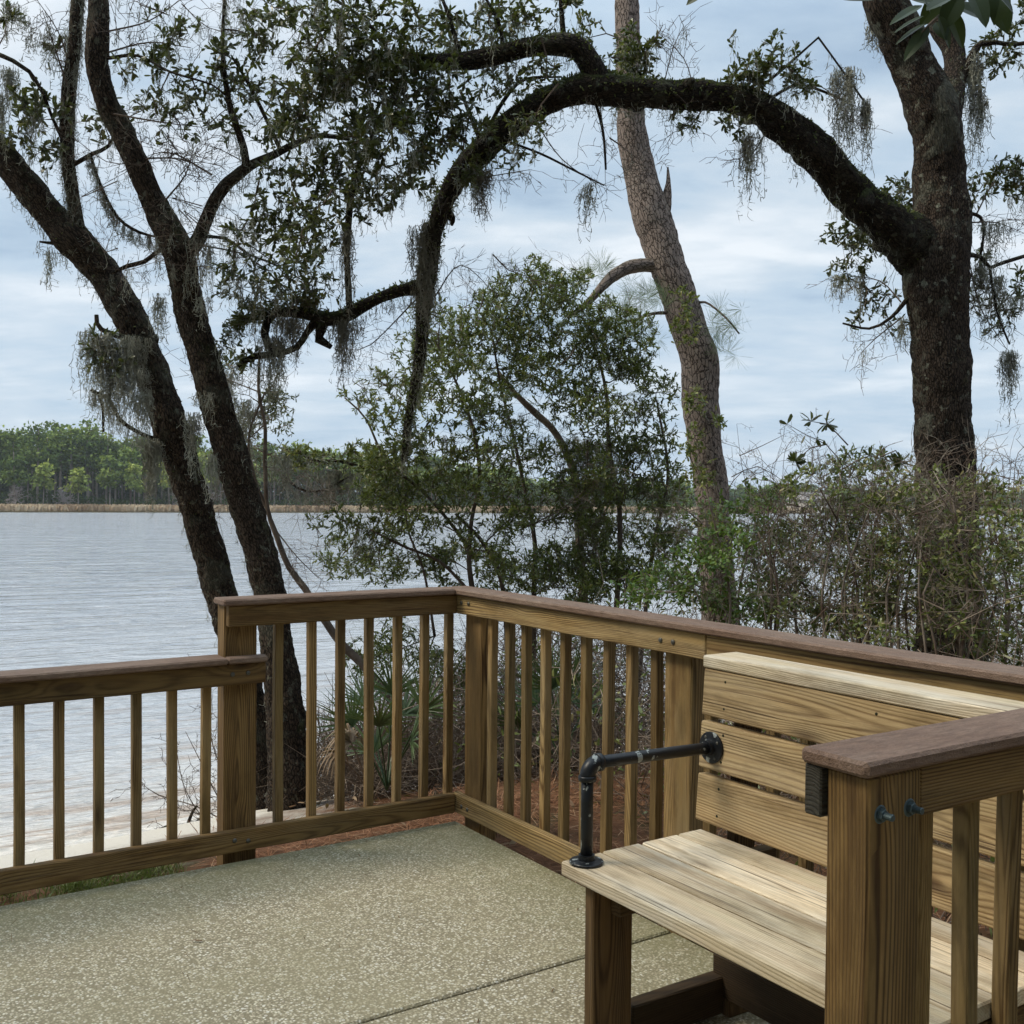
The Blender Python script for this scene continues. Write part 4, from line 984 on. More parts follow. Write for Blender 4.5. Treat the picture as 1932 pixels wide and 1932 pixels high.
for q in ([(1130, 190, 5.9), (1140, 260, 5.9), (1142, 340, 5.9)], [(1010, 230, 5.95), (1060, 300, 6), (1130, 350, 6)], [(1150, 260, 5.9), (1190, 290, 5.9), (1200, 320, 5.9)], [(1450, 240, 6.1), (1420, 290, 6.1), (1390, 300, 6.1)], [(1330, 200, 6), (1300, 240, 6), (1270, 250, 6)],
          [(880, 340, 6.1), (940, 330, 6.1), (1000, 320, 6.1)], [(820, 560, 6.3), (870, 500, 6.3), (940, 560, 6.3)], [(930, 480, 6.3), (960, 510, 6.3), (990, 520, 6.3)], [(1490, 140, 6.1), (1560, 170, 6.1), (1610, 240, 6.1)], [(1250, 170, 6), (1270, 90, 6), (1290, 50, 6)], [(1310, 170, 6), (1290, 110, 6), (1240, 60, 6)], [(790, 560, 6.3), (700, 650, 6.3), (660, 660, 6.3)]):
    T4.bare(q, .0045, n=14, ln=.3)
moss_bits(T4, 1700, (.03, .3))
for k_ in rng.integers(20, len(PA) - 60, 16):
    dv = nrm(rng.normal(size=3)); T_ = nrm(PA[k_ + 1] - PA[k_ - 1]); dv = nrm(dv - T_ * (dv @ T_) * .8); l_ = rng.uniform(.02, .07) + RA[k_]
    Q, S_ = resample([PA[k_], PA[k_] + dv * l_ * .7, PA[k_] + nrm(dv + rng.normal(size=3) * .2) * l_], [RA[k_] * .7, RA[k_] * .42, RA[k_] * .16], .015)
    tube(T4.wood, Q, S_, 12, .35, 9, True, .1, rng.random() * 50)
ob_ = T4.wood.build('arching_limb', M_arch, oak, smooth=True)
T4.twig.build('twigs', M_twig, ob_)
T4.leaf.build('crown', M_leaf_oak, ob_)
T4.fern.build('fern_growth', M_leaf_fern, ob_)
T4.moss.build('moss', M_moss, ob_)

# larger moss curtains that hang as things of their own
CL = [(905, 320, 26, 105, 6.1, 60, 'moss tassel hanging below the bend of the arching limb'),
      (1108, 350, 14, 130, 5.95, 20, 'single thin moss strand dangling in the open sky under the arch'),
      (1412, 255, 34, 150, 6.1, 44, 'moss tassel hanging under the right shoulder of the arch'),
      (1500, 225, 14, 120, 6.15, 12, 'short wispy moss strand beside the broken snag on the arch'),
      (1595, 130, 34, 230, 6.1, 60, 'long slanting moss curtain on bare twigs above the arch'),
      (1632, 195, 24, 150, 6.1, 40, 'rightmost moss tassel of the bare twigs above the arch'),
      (648, 600, 40, 140, 6.3, 70, 'thick moss tassel below the drooping lower limb, beside open sky'),
      (520, 640, 40, 160, 6.3, 70, 'long moss tassel under the forked end of the lower limb'),
      (560, 600, 50, 110, 6.3, 60, 'broad moss fringe under the middle of the lower limb'),
      (655, 430, 14, 200, 5.95, 34, 'narrow vertical moss rope hanging from the dark leafy branch'),
      (802, 430, 30, 260, 6.2, 80, 'moss sheath draped down the descending end of the arching limb'),
      (1910, 665, 28, 165, 6.6, 44, 'dark moss tassel hanging low at the right edge'),
      (290, 830, 26, 170, 6.5, 60, 'moss tassel hanging left of the leaning trunk, before the far pines'),
      (640, 890, 90, 90, 7.6, 90, 'moss curtain draped on low bare branches before the far shore'),
      (1120, 830, 70, 140, 8.0, 110, 'grey moss mass inside the leafy middle thicket')]
for (u, v, a, b, d, n, lab) in CL:
    mb = MB(); moss_clump(mb, u, v, a, b, d, int(n * 1.5), .0024)
    tag(mb.build('spanish_moss', M_moss if v > 600 or u > 1000 else M_moss_dark, origin=at(u, v, d)), lab, 'spanish moss', 'moss hanging from the oaks')

# -- pine with plated bark
T5 = Plant()
T5.limb([(1181, -60, 46, 9.2), (1183, 0, 47, 9.2), (1185, 100, 50, 9.15), (1189, 200, 54, 9.1), (1195, 270, 60, 9.1), (1208, 330, 64, 9.1), (1226, 400, 72, 9.05), (1243, 450, 76, 9.05), (1262, 510, 70, 9), (1281, 560, 70, 9), (1299, 620, 72, 9), (1320, 680, 74, 9), (1322, 750, 74, 9),
         (1331, 840, 68, 9), (1342, 920, 66, 9), (1347, 990, 66, 9), (1352, 1060, 66, 9), (1360, 1200, 72, 9), (1364, 1290, 80, 9)], step=.03, sides=44, plates=.05, rough=.08, seed=80)
T5.limb([(1243, 440, 44, 9.05), (1253, 400, 28, 9.05), (1258, 370, 20, 9.05), (1261, 345, 10, 9.05), (1260, 315, 3, 9.05)], step=.03, sides=14)
T5.limb([(1252, 392, 12, 9.05), (1242, 368, 9, 9.05), (1236, 358, 5, 9.05)], sides=8)
T5.limb([(1245, 500, 34, 9), (1215, 500, 27, 8.95), (1185, 505, 26, 8.9), (1158, 520, 24, 8.85), (1135, 542, 18, 8.8), (1105, 575, 13, 8.8), (1070, 600, 9, 8.8)], step=.03, sides=14)
T5.limb([(1275, 590, 9, 9), (1230, 592, 7, 8.9), (1190, 605, 6, 8.9), (1150, 600, 4, 8.9)], sides=6, plates=0)
T5.limb([(1300, 580, 8, 9), (1330, 570, 5, 8.9), (1370, 600, 4, 8.8), (1395, 630, 3, 8.8)], sides=6, plates=0)
def needle_tufts(mb, u, v, ru, rv, d, n, L=.17):
    for _ in range(n):
        c = at(u + rng.normal() * ru * .6, v + rng.normal() * rv * .6, d + rng.normal() * .25)
        k = 42; ax = nrm(rng.normal(size=3) + UP * .5)
        dr = nrm(ax + rng.normal(size=(k, 3)) * .62)
        leaves(mb, c + dr * .01, dr, randdir(k), L * rng.uniform(.6, 1.1, k), .0022, .12, rng.random(k))
    return
for a in ((1225, 560, 40, 30, 16), (1170, 600, 50, 30, 14), (1370, 605, 30, 34, 11), (1360, 660, 30, 20, 4), (1010, 590, 50, 30, 7), (1130, 515, 25, 15, 8), (930, 570, 20, 20, 4), (980, 30, 40, 30, 6), (870, 50, 40, 30, 5), (1200, 640, 40, 20, 6)):
    needle_tufts(T5.leaf, a[0], a[1], a[2], a[3], 8.9, a[4])
pine = finish(T5, 'pine_tree', at(1362, 1270, 9), 'grey pine with flaking plated bark and a broken stub, standing behind the arch', 'tree', M_pine, M_needle, leafpart='needles')
v_ = Plant(); v_.nodes.append(np.array([at(1322, 760, 8.75), at(1300, 640, 8.75), at(1340, 860, 8.75), at(1350, 960, 8.75), at(1185, 120, 8.85), at(1280, 600, 8.8)]))
for (u, v, a, b, den) in [(1290, 620, 28, 40, .9), (1320, 760, 26, 40, .8), (1300, 830, 30, 40, .7), (1340, 800, 26, 30, .5), (1320, 900, 40, 40, .6), (1185, 130, 30, 50, 1.0), (1350, 990, 45, 40, .9), (1290, 560, 30, 30, .5)]:
    v_.cluster(u, v, a, b, 8.6, den, L=.05, W=.02, tintc=.6)
finish(v_, 'climbing_vine', at(1360, 1270, 8.8), 'leafy green vine climbing the plated pine trunk', 'vine', M_oak, M_leaf_myrtle, leafpart='foliage')

# -- myrtle thicket in the middle: three shrubs
SH = [
 (dict(name='wax_myrtle', base=(1000, 1330, 7.6), lab='tall wax myrtle in the middle, reaching above the others beside the pine'),
  [[(1006, 1330, 12, 7.6), (1008, 1090, 10, 7.6), (1010, 1040, 9, 7.6), (1003, 980, 8, 7.6), (985, 900, 7, 7.6), (968, 820, 6, 7.6), (945, 730, 5, 7.6), (930, 640, 4, 7.6)],
   [(1110, 1330, 22, 8), (1100, 1120, 18, 8), (1092, 1000, 17, 8), (1085, 900, 16, 8), (1050, 820, 14, 8), (1005, 775, 13, 8), (965, 735, 10, 8), (940, 700, 6, 8)],
   [(1150, 1330, 12, 7.8), (1170, 1000, 10, 7.8), (1150, 850, 8, 7.8), (1140, 720, 6, 7.8), (1100, 600, 4, 7.8)], [(1200, 1330, 10, 7.8), (1230, 1050, 8, 7.8), (1260, 900, 6, 7.8), (1240, 760, 4, 7.8)]],
  [(1000, 520, 60, 35, .6), (1000, 570, 100, 50, .85), (1080, 560, 70, 50, .8), (1110, 620, 90, 60, .95), (1180, 640, 60, 60, .85), (900, 600, 60, 40, .6), (980, 640, 90, 50, 1.0), (870, 640, 70, 50, .8), (1060, 690, 90, 50, .85), (1160, 720, 80, 55, .8), (1230, 740, 50, 50, .6), (950, 700, 70, 45, .8),
   (1120, 780, 80, 50, .7), (1220, 820, 60, 55, .6), (1040, 740, 50, 40, .5), (1180, 880, 80, 60, 1.0), (1110, 900, 70, 60, .9), (1240, 920, 60, 60, .9), (1100, 1060, 80, 50, .9), (1210, 1080, 60, 40, .9), (1010, 860, 50, 50, .6), (960, 800, 50, 40, .6), (1160, 970, 90, 60, 1.0), (1240, 1000, 60, 60, 1.0), (1090, 1000, 60, 50, .8), (1060, 870, 40, 40, .6)]),
 (dict(name='wax_myrtle', base=(880, 1330, 7.2), lab='spreading wax myrtle left of the tallest one, twigs hanging over the water'),
  [[(905, 1330, 14, 7.2), (895, 1150, 12, 7.2), (885, 1060, 10, 7.2), (890, 980, 8, 7.2), (905, 900, 7, 7.2), (890, 800, 6, 7.2), (860, 720, 5, 7.2), (820, 640, 3, 7.2)],
   [(900, 1060, 8, 7.2), (860, 1000, 7, 7.2), (800, 930, 6, 7.2), (730, 870, 5, 7.1), (690, 790, 4, 7.1), (650, 750, 3, 7.1)],
   [(960, 1330, 10, 7.3), (950, 1120, 9, 7.3), (915, 1030, 8, 7.3), (860, 970, 6, 7.2)], [(890, 1120, 7, 7.2), (830, 1060, 6, 7.2), (760, 1030, 5, 7.1), (700, 1000, 4, 7.1)], [(820, 1200, 6, 7.2), (800, 1080, 5, 7.1), (770, 1000, 4, 7.1), (765, 930, 3, 7.1)]],
  [(820, 600, 50, 30, .5), (800, 660, 60, 40, .65), (860, 700, 60, 45, .8), (790, 740, 60, 45, .7), (720, 715, 50, 25, .5), (680, 755, 40, 22, .6), (740, 790, 50, 35, .6), (860, 780, 70, 45, .75), (920, 760, 50, 40, .7), (790, 840, 60, 40, .75), (870, 860, 70, 45, .8), (930, 850, 50, 40, .5), (740, 870, 60, 40, 1.0),
   (800, 910, 80, 40, 1.2), (710, 930, 70, 35, 1.0), (880, 930, 60, 40, .9), (960, 920, 50, 40, .5), (760, 980, 80, 40, .8), (690, 1010, 60, 35, .7), (630, 990, 50, 30, .5), (650, 1050, 60, 40, .75), (720, 1070, 60, 40, .6), (790, 1050, 60, 40, .6), (870, 1010, 50, 40, .5), (880, 1070, 80, 40, .8), (960, 1060, 70, 40, .9),
   (960, 990, 50, 40, .8), (980, 1100, 80, 35, .9), (1080, 1110, 70, 40, .9), (1140, 1080, 60, 45, .9), (1030, 1070, 70, 45, .9), (1020, 960, 50, 50, .5), (700, 1240, 45, 45, .8), (740, 1200, 40, 40, .7), (810, 1230, 50, 50, .6), (860, 1280, 40, 60, .5)]),
 (dict(name='oak_sapling', base=(600, 1400, 7.6), lab='thin curved sapling right of the leaning oaks, trunk bent over the water'),
  [[(745, 1330, 18, 6.8), (690, 1260, 17, 6.8), (640, 1210, 16, 6.8), (600, 1150, 15, 6.8), (575, 1110, 14, 6.9), (545, 1070, 12, 6.9), (525, 1020, 11, 6.9), (505, 960, 9, 6.9), (500, 880, 8, 6.9), (500, 800, 7, 6.9), (488, 740, 6, 6.9), (490, 660, 5, 6.9)],
   [(545, 1075, 8, 6.9), (520, 1000, 6, 6.9), (480, 900, 6, 6.9), (470, 820, 5, 6.9), (500, 740, 4, 6.9)]],
  [(520, 790, 40, 40, .45), (480, 740, 45, 50, .45), (530, 740, 30, 40, .35), (460, 800, 45, 45, .4), (400, 760, 40, 40, .3), (440, 840, 50, 50, .3), (520, 870, 50, 40, .35), (570, 860, 40, 25, .5), (630, 870, 40, 22, .5), (430, 690, 40, 40, .5), (480, 900, 50, 40, .25)])]
for info, limbs, cls in SH:
    pl = Plant(); d0 = info['base'][2]
    for l in limbs: pl.limb(l, sides=8, plates=0, rough=.12, step=.06)
    for (u, v, a, b, den) in cls:
        pl.cluster(u, v, a * 1.08, b * 1.08, d0 + rng.uniform(-.3, .3), den * (1.2 if info['name'] != 'oak_sapling' else 1), L=.042, W=.0115, nl=8, tintc=.42, tints=.25, thr=-.05, depth=.35)
    if info['name'] == 'oak_sapling':
        for q in ([(500, 800, 6.9), (430, 870, 6.9), (400, 960, 6.9)], [(500, 880, 6.9), (560, 900, 7), (600, 940, 7)], [(490, 740, 6.9), (440, 720, 6.9), (400, 700, 6.9)], [(520, 1000, 6.9), (560, 1050, 6.9), (600, 1090, 6.9)]): pl.bare(q, .005, n=22, ln=.5)
        for a in ((470, 760, 70, 150, 60), (430, 700, 60, 120, 50), (540, 860, 80, 110, 50)): moss_clump(pl.moss, a[0], a[1], a[2], a[3], 6.95, a[4])
        b2 = finish(pl, info['name'], at(745, 1345, 6.8), info['lab'], 'tree', M_twig, M_leaf_oak, twigmat=M_twig_grey)
    else:
        for _ in range(40):
            cc = cls[rng.integers(0, len(cls))]; u, v = cc[0] + rng.uniform(-30, 30), cc[1] + rng.uniform(-20, 20)
            pl.bare([(u, v, d0), (u + rng.uniform(-30, 30), v - rng.uniform(10, 40), d0), (u + rng.uniform(-60, 60), v - rng.uniform(20, 90), d0 + .1)], .0032, n=12, ln=.28)
        for q in ([(980, 1000, d0), (1060, 960, d0), (1130, 900, d0)], [(880, 1060, d0), (940, 1000, d0), (990, 950, d0)]): pl.bare(q, .006, n=24, ln=.5)
        for a in (((1000, 775, 60, 70, 20), (1060, 830, 70, 110, 40), (1090, 900, 60, 120, 40), (1150, 860, 60, 120, 30)) if d0 > 7.5 else ((690, 990, 40, 110, 30), (800, 820, 40, 80, 14))): moss_clump(pl.moss, a[0], a[1], a[2], a[3], d0, a[4])
        b2 = finish(pl, info['name'], at(*info['base']), info['lab'], 'shrub', M_twig, M_leaf_myrtle, leafpart='foliage')

# mossy low branch before the far shore
pl = Plant()
P, Rr = pl.limb([(760, 880, 12, 7.6), (700, 885, 9, 7.6), (640, 870, 7, 7.6), (590, 868, 5, 7.6), (560, 850, 4, 7.6)], sides=6, plates=0)
P, Rr = pl.limb([(535, 895, 5, 7.6), (560, 920, 5, 7.6), (595, 928, 5, 7.6), (630, 915, 4, 7.6), (665, 895, 5, 7.6)], sides=6, plates=0); moss_along(pl.moss, P, Rr, 300, (.03, .2))
for (u, v, a, b, den) in [(600, 872, 60, 18, 1.0), (660, 850, 50, 25, .7), (560, 850, 40, 15, .7), (700, 880, 60, 25, 1.0)]: pl.cluster(u, v, a, b, 7.6, den, L=.05, W=.016, tintc=.65)
finish(pl, 'low_branch', at(760, 880, 7.6), 'low leafy branch with looping mossy twig before the far marsh', 'branch', M_oak, M_leaf_myrtle, leafpart='foliage')

# -- thicket right of the pine and behind the bench
TH = [
 ('holly_bush', (1440, 1180), 6.0, 'leafy green bush directly right of the pine base, over the railing', M_leaf_fresh,
  [(1400, 960, 60, 45, .7), (1450, 930, 60, 40, .6), (1380, 1040, 70, 50, .9), (1450, 1030, 70, 50, .8), (1320, 1060, 60, 45, .9), (1330, 1120, 60, 50, 1.0), (1390, 1130, 70, 50, .9), (1260, 1100, 60, 45, .8), (1200, 1110, 60, 40, .7), (1440, 1100, 60, 50, .7), (1300, 960, 40, 40, .5)], .036, .017),
 ('brush_bush', (1560, 1200), 5.6, 'tangled twiggy bush between pine and stout oak, topped with bright sprigs', M_leaf_brush,
  [(1540, 920, 55, 40, .7), (1590, 900, 60, 40, .6), (1620, 870, 50, 30, .5), (1560, 980, 70, 45, .75), (1630, 960, 70, 50, .8), (1500, 1000, 60, 50, .6), (1600, 1040, 80, 50, .7), (1520, 1090, 80, 50, .6), (1640, 1060, 60, 50, .7), (1560, 1150, 90, 50, .8), (1480, 1150, 70, 40, .8), (1660, 880, 50, 40, .6)], .036, .014),
 ('brush_bush', (1740, 1220), 5.4, 'dense bush wrapped round the foot of the stout oak', M_leaf_brush,
  [(1690, 930, 60, 50, .9), (1740, 960, 60, 50, .8), (1780, 1000, 60, 50, .7), (1710, 1030, 70, 55, .85), (1650, 1100, 70, 50, .6), (1760, 1080, 70, 60, .8), (1700, 1150, 80, 50, .8), (1790, 1160, 70, 50, .8), (1820, 950, 50, 40, .8), (1640, 1180, 70, 40, .7)], .036, .014),
 ('brush_bush', (1890, 1240), 5.2, 'dark bush at the right edge behind the bench railing', M_leaf_brush,
  [(1870, 920, 50, 40, .8), (1910, 940, 40, 50, .9), (1860, 1010, 60, 55, .9), (1920, 1040, 50, 60, .9), (1870, 1100, 60, 60, .7), (1930, 1140, 50, 60, .7), (1850, 1190, 80, 50, .8), (1915, 1220, 60, 40, .8), (1770, 900, 30, 30, .6)], .036, .014)]
for (nm, bs, d0, lab, mt, cls, L, W) in TH:
    pl = Plant()
    for _ in range(9):
        u = bs[0] + rng.uniform(-110, 110); top = rng.uniform(920, 1080); d = d0 + rng.uniform(-.4, .7)
        pl.limb([(u, 1420, 7, d), (u + rng.uniform(-15, 15), 1250, 6, d), (u + rng.uniform(-25, 25), 1120, 5, d), (u + rng.uniform(-45, 45), top, 3, d)], sides=6, plates=0, rough=.2, step=.07)
    for (u, v, a, b, den) in cls:
        pl.cluster(u, v, a, b, d0 + rng.uniform(-.4, .6), den, L=L, W=W, nl=5, tintc=.5, tints=.3, thr=-.1, depth=.45, twr=.002)
    for _ in range(26):
        u, v = bs[0] + rng.uniform(-120, 120), rng.uniform(950, 1220); d = d0 + rng.uniform(-.4, .6)
        pl.bare([(u, v, d), (u + rng.uniform(-60, 60), v - rng.uniform(10, 70), d), (u + rng.uniform(-110, 110), v - rng.uniform(0, 90), d + .1)], .004, n=12, ln=.35)
    for _ in range(16):
        u = bs[0] + rng.uniform(-110, 110); d = d0 + rng.uniform(-.3, .6); k1, k2 = rng.uniform(-40, 40), rng.uniform(-60, 60); tp_ = rng.uniform(815, 930)
        pl.bare([(u, 1080, d), (u + k1 * .5, 990, d), (u + k1, tp_ + 30, d), (u + k1 + k2, tp_, d)], .0028, n=5, ln=.16)
    finish(pl, nm, at(bs[0], 1400, d0), lab, 'bush', M_twig_grey, mt, twigmat=M_twig_grey, leafpart='foliage')

# arching briar with big leaves against the sky
pl = Plant()
for q in ([(1600, 1000, 5.5), (1585, 900, 5.5), (1590, 880, 5.5), (1560, 840, 5.5), (1520, 820, 5.5), (1485, 800, 5.5)], [(1590, 885, 5.5), (1640, 860, 5.5), (1690, 875, 5.5)], [(1560, 838, 5.5), (1530, 845, 5.5), (1500, 870, 5.5)], [(1660, 862, 5.5), (1690, 850, 5.5), (1700, 870, 5.5)], [(1600, 840, 5.5), (1560, 800, 5.5), (1530, 795, 5.5)]):
    P = pl.bare(q, .004, n=3, ln=.12)
    k = 22; ii = rng.integers(2, len(P), k)
    leaves(pl.leaf, P[ii], randdir(k) + UP * .2, randdir(k), rng.uniform(.04, .075, k), rng.uniform(.012, .022, k), .5, rng.uniform(.1, .5, k))
for q in ([(1420, 960, 5.8), (1400, 880, 5.8), (1390, 800, 5.8)], [(1395, 860, 5.8), (1440, 840, 5.8), (1480, 820, 5.8)], [(1380, 900, 5.8), (1430, 880, 5.8), (1480, 910, 5.8), (1500, 925, 5.8)], [(1490, 920, 5.8), (1515, 890, 5.8), (1510, 860, 5.8)], [(1370, 930, 5.8), (1400, 890, 5.8), (1450, 900, 5.8)]):
    pl.bare(q, .0028, n=3, ln=.15)
finish(pl, 'briar', at(1600, 1200, 5.5), 'arching briar with dark pointed leaves silhouetted against the sky', 'briar', M_twig, M_leaf_oak, leafpart='foliage')

# tangled undergrowth on the bank (nobody could count it)
mb = MB(); lf = MB(); sg = []
for _ in range(30000):
    x = rng.uniform(.35, 7.5); y = rng.uniform(-4.5, 3.2)
    if rng.random() < .25: x = rng.uniform(.1, 2.6); y = rng.uniform(1.2, 3.0)
    if x < .8 and y < .9: continue
    h = rng.uniform(.15, 1.9) * min(1, .28 + x * .24) * (1 - .25 * rng.random())
    b0 = np.array([x, y, gz(x, y) + rng.uniform(0, h)]); dr = nrm(rng.normal(size=3) * np.array([1, 1, .9]) + np.array([0, 0, .55])); l = rng.uniform(.15, .5)
    m1 = b0 + dr * l * .5; e = m1 + nrm(dr + rng.normal(size=3) * .6) * l * .5
    sg += [(b0, m1), (m1, e)]
thin_tubes(mb, np.array(sg), .0026, .0014, 3)
tag(mb.build('undergrowth', M_brush), 'brown tangle of leafless brush behind the railing', 'undergrowth', kind='stuff')
n = 14000
x = rng.uniform(.5, 7.5, n); y = rng.uniform(-4.5, 3.0, n)
z = np.array([gz(a, b) for a, b in zip(x, y)]) + rng.beta(1.6, 1.3, n) * 1.75 * np.minimum(1, .25 + x * .22)
leaves(lf, np.stack([x, y, z], 1), randdir(n), randdir(n), rng.uniform(.03, .06, n), rng.uniform(.01, .02, n), .4, np.clip(rng.normal(.5, .3, n), 0, 1))
tag(lf.build('undergrowth_leaves', M_leaf_brush), 'small scattered leaves through the brown brush', 'undergrowth', kind='stuff')

# palmetto behind the railing, one live crown and one dead frond
pl = MB(); st = MB()
def fan(mb, stmb, base, tip, L, n=26, spread=1.25, droop=.25, W=.022, tint=.5, up=None):
    base = np.asarray(base); tip = np.asarray(tip); ax = nrm(tip - base)
    up = nrm(np.cross(ax, rng.normal(size=3))) if up is None else nrm(np.asarray(up, float))
    sd = nrm(np.cross(ax, up))
    thin_tubes(stmb, np.array([(base, (base + tip) / 2 + np.array([0, 0, .02])), ((base + tip) / 2 + np.array([0, 0, .02]), tip)]), .006, .004, 5)
    t = np.linspace(-spread, spread, n) + rng.normal(size=n) * .03
    dr = np.cos(t)[:, None] * ax + np.sin(t)[:, None] * sd + rng.normal(size=(n, 3)) * .05
    V = []; F = []; T = []
    for i in range(n):
        d = nrm(dr[i]); l = L * rng.uniform(.8, 1.05) * (1 - .25 * abs(t[i]) / spread); s2 = nrm(np.cross(d, up + rng.normal(size=3) * .3))
        p = tip.copy(); k = 5; w0 = W
        tv = np.clip(tint + rng.normal() * .2, 0, 1)
        for j in range(k):
            f = j / (k - 1); w1 = w0 * (1 - f) * (.6 + 1.4 * f if f < .4 else 1.1) + .0008
            V += [p - s2 * w1 * .5, p + s2 * w1 * .5]; T += [tv, tv]
            p = p + nrm(d + np.array([0, 0, -droop * f * 2])) * l / (k - 1)
        b = i * 2 * k
        F += [(b + 2 * j, b + 2 * j + 1, b + 2 * j + 3, b + 2 * j + 2) for j in range(k - 1)]
    mb.add(V, F, tint=np.array(T))
hb = at(730, 1490, 5.9)
for (u, v) in ((715, 1370), (690, 1330), (760, 1350), (740, 1310), (775, 1400), (665, 1370), (705, 1420), (800, 1340), (745, 1400)):
    fan(pl, st, hb, at(u, v, 5.9 + rng.uniform(-.25, .25)), .30, droop=.15, tint=.45, W=.016)
pr = empty('palmetto', tuple(hb), 'dwarf palmetto with spiky green fans behind the balusters', 'palmetto')
pl.build('fronds', M_palm, pr); st.build('stalks', M_palm, pr)
pl = MB(); st = MB(); hb2 = at(700, 1500, 5.7)
fan(pl, st, hb2, at(662, 1400, 5.7), .26, 30, 1.7, 1.3, .02, .6, up=(0, -.3, 1)); fan(pl, st, hb2, at(640, 1425, 5.7), .24, 26, 1.6, 1.6, .018, .4, up=(0, -.3, 1))
pr = empty('dead_palmetto_frond', tuple(hb2), 'drooping dried brown palmetto frond beside the green one', 'palmetto frond')
pl.build('frond', M_palm_dead, pr); st.build('stalks', M_palm_dead, pr)
pl = MB(); st = MB(); hb = at(1060, 1440, 6.1)
for (u, v) in ((1040, 1300), (1010, 1330), (1080, 1290), (1100, 1340), (1060, 1350), (985, 1370)):
    fan(pl, st, hb, at(u, v, 6.1 + rng.uniform(-.25, .25)), .34, droop=.12, tint=.25, W=.016)
pr = empty('palmetto', tuple(hb), 'dark palmetto half hidden in brush behind the side railing', 'palmetto')
pl.build('fronds', M_palm, pr); st.build('stalks', M_palm, pr)

# bare water-side shrub seen through the low railing
pl = Plant(); pl.nodes.append(np.array([at(450, 1600, 7.0)]))
for q in ([(470, 1590, 7), (400, 1560, 7), (350, 1490, 7), (330, 1400, 7)], [(470, 1590, 7), (420, 1520, 7), (380, 1440, 7), (350, 1380, 7)], [(470, 1590, 7), (380, 1580, 7), (310, 1580, 7), (280, 1600, 7)], [(480, 1590, 7), (440, 1500, 7), (400, 1400, 7), (395, 1300, 7)], [(470, 1590, 7), (390, 1530, 7), (300, 1500, 7), (270, 1480, 7)], [(480, 1590, 7), (560, 1500, 7), (600, 1400, 7), (600, 1330, 7)], [(480, 1590, 7), (430, 1560, 7), (360, 1530, 7)]):
    pl.bare(q, .0055, n=20, ln=.32)
finish(pl, 'bare_shrub', at(470, 1595, 7), 'leafless twiggy shrub on the sand seen through the low railing', 'shrub', M_twig, M_leaf_oak, twigmat=M_twig)
mb = MB(); P, Rr = resample([at(280, 1580, 7), at(318, 1560, 7), at(352, 1562, 7), at(380, 1545, 7)], [.012, .016, .02, .01], .04); tube(mb, P, Rr, 10, .2, 5); P, Rr = resample([at(352, 1562, 7), at(362, 1535, 7), at(372, 1520, 7)], [.012, .01, .006], .03); tube(mb, P, Rr, 8, .2)
tag(mb.build('fallen_branch', M_oak2, smooth=True, origin=at(320, 1570, 7)), 'dark forked stick lying on the pale sand', 'branch')
mb = MB(); P, Rr = resample([at(180, 1640, 6.6), at(196, 1622, 6.6), at(210, 1606, 6.6), at(224, 1604, 6.6), at(228, 1618, 6.6)], [.02, .03, .032, .028, .014], .03); tube(mb, P, Rr, 14, .3, 9)
tag(mb.build('driftwood', M_oak2, smooth=True, origin=at(200, 1620, 6.6)), 'small hooked driftwood root poking up behind the bottom rail', 'driftwood')

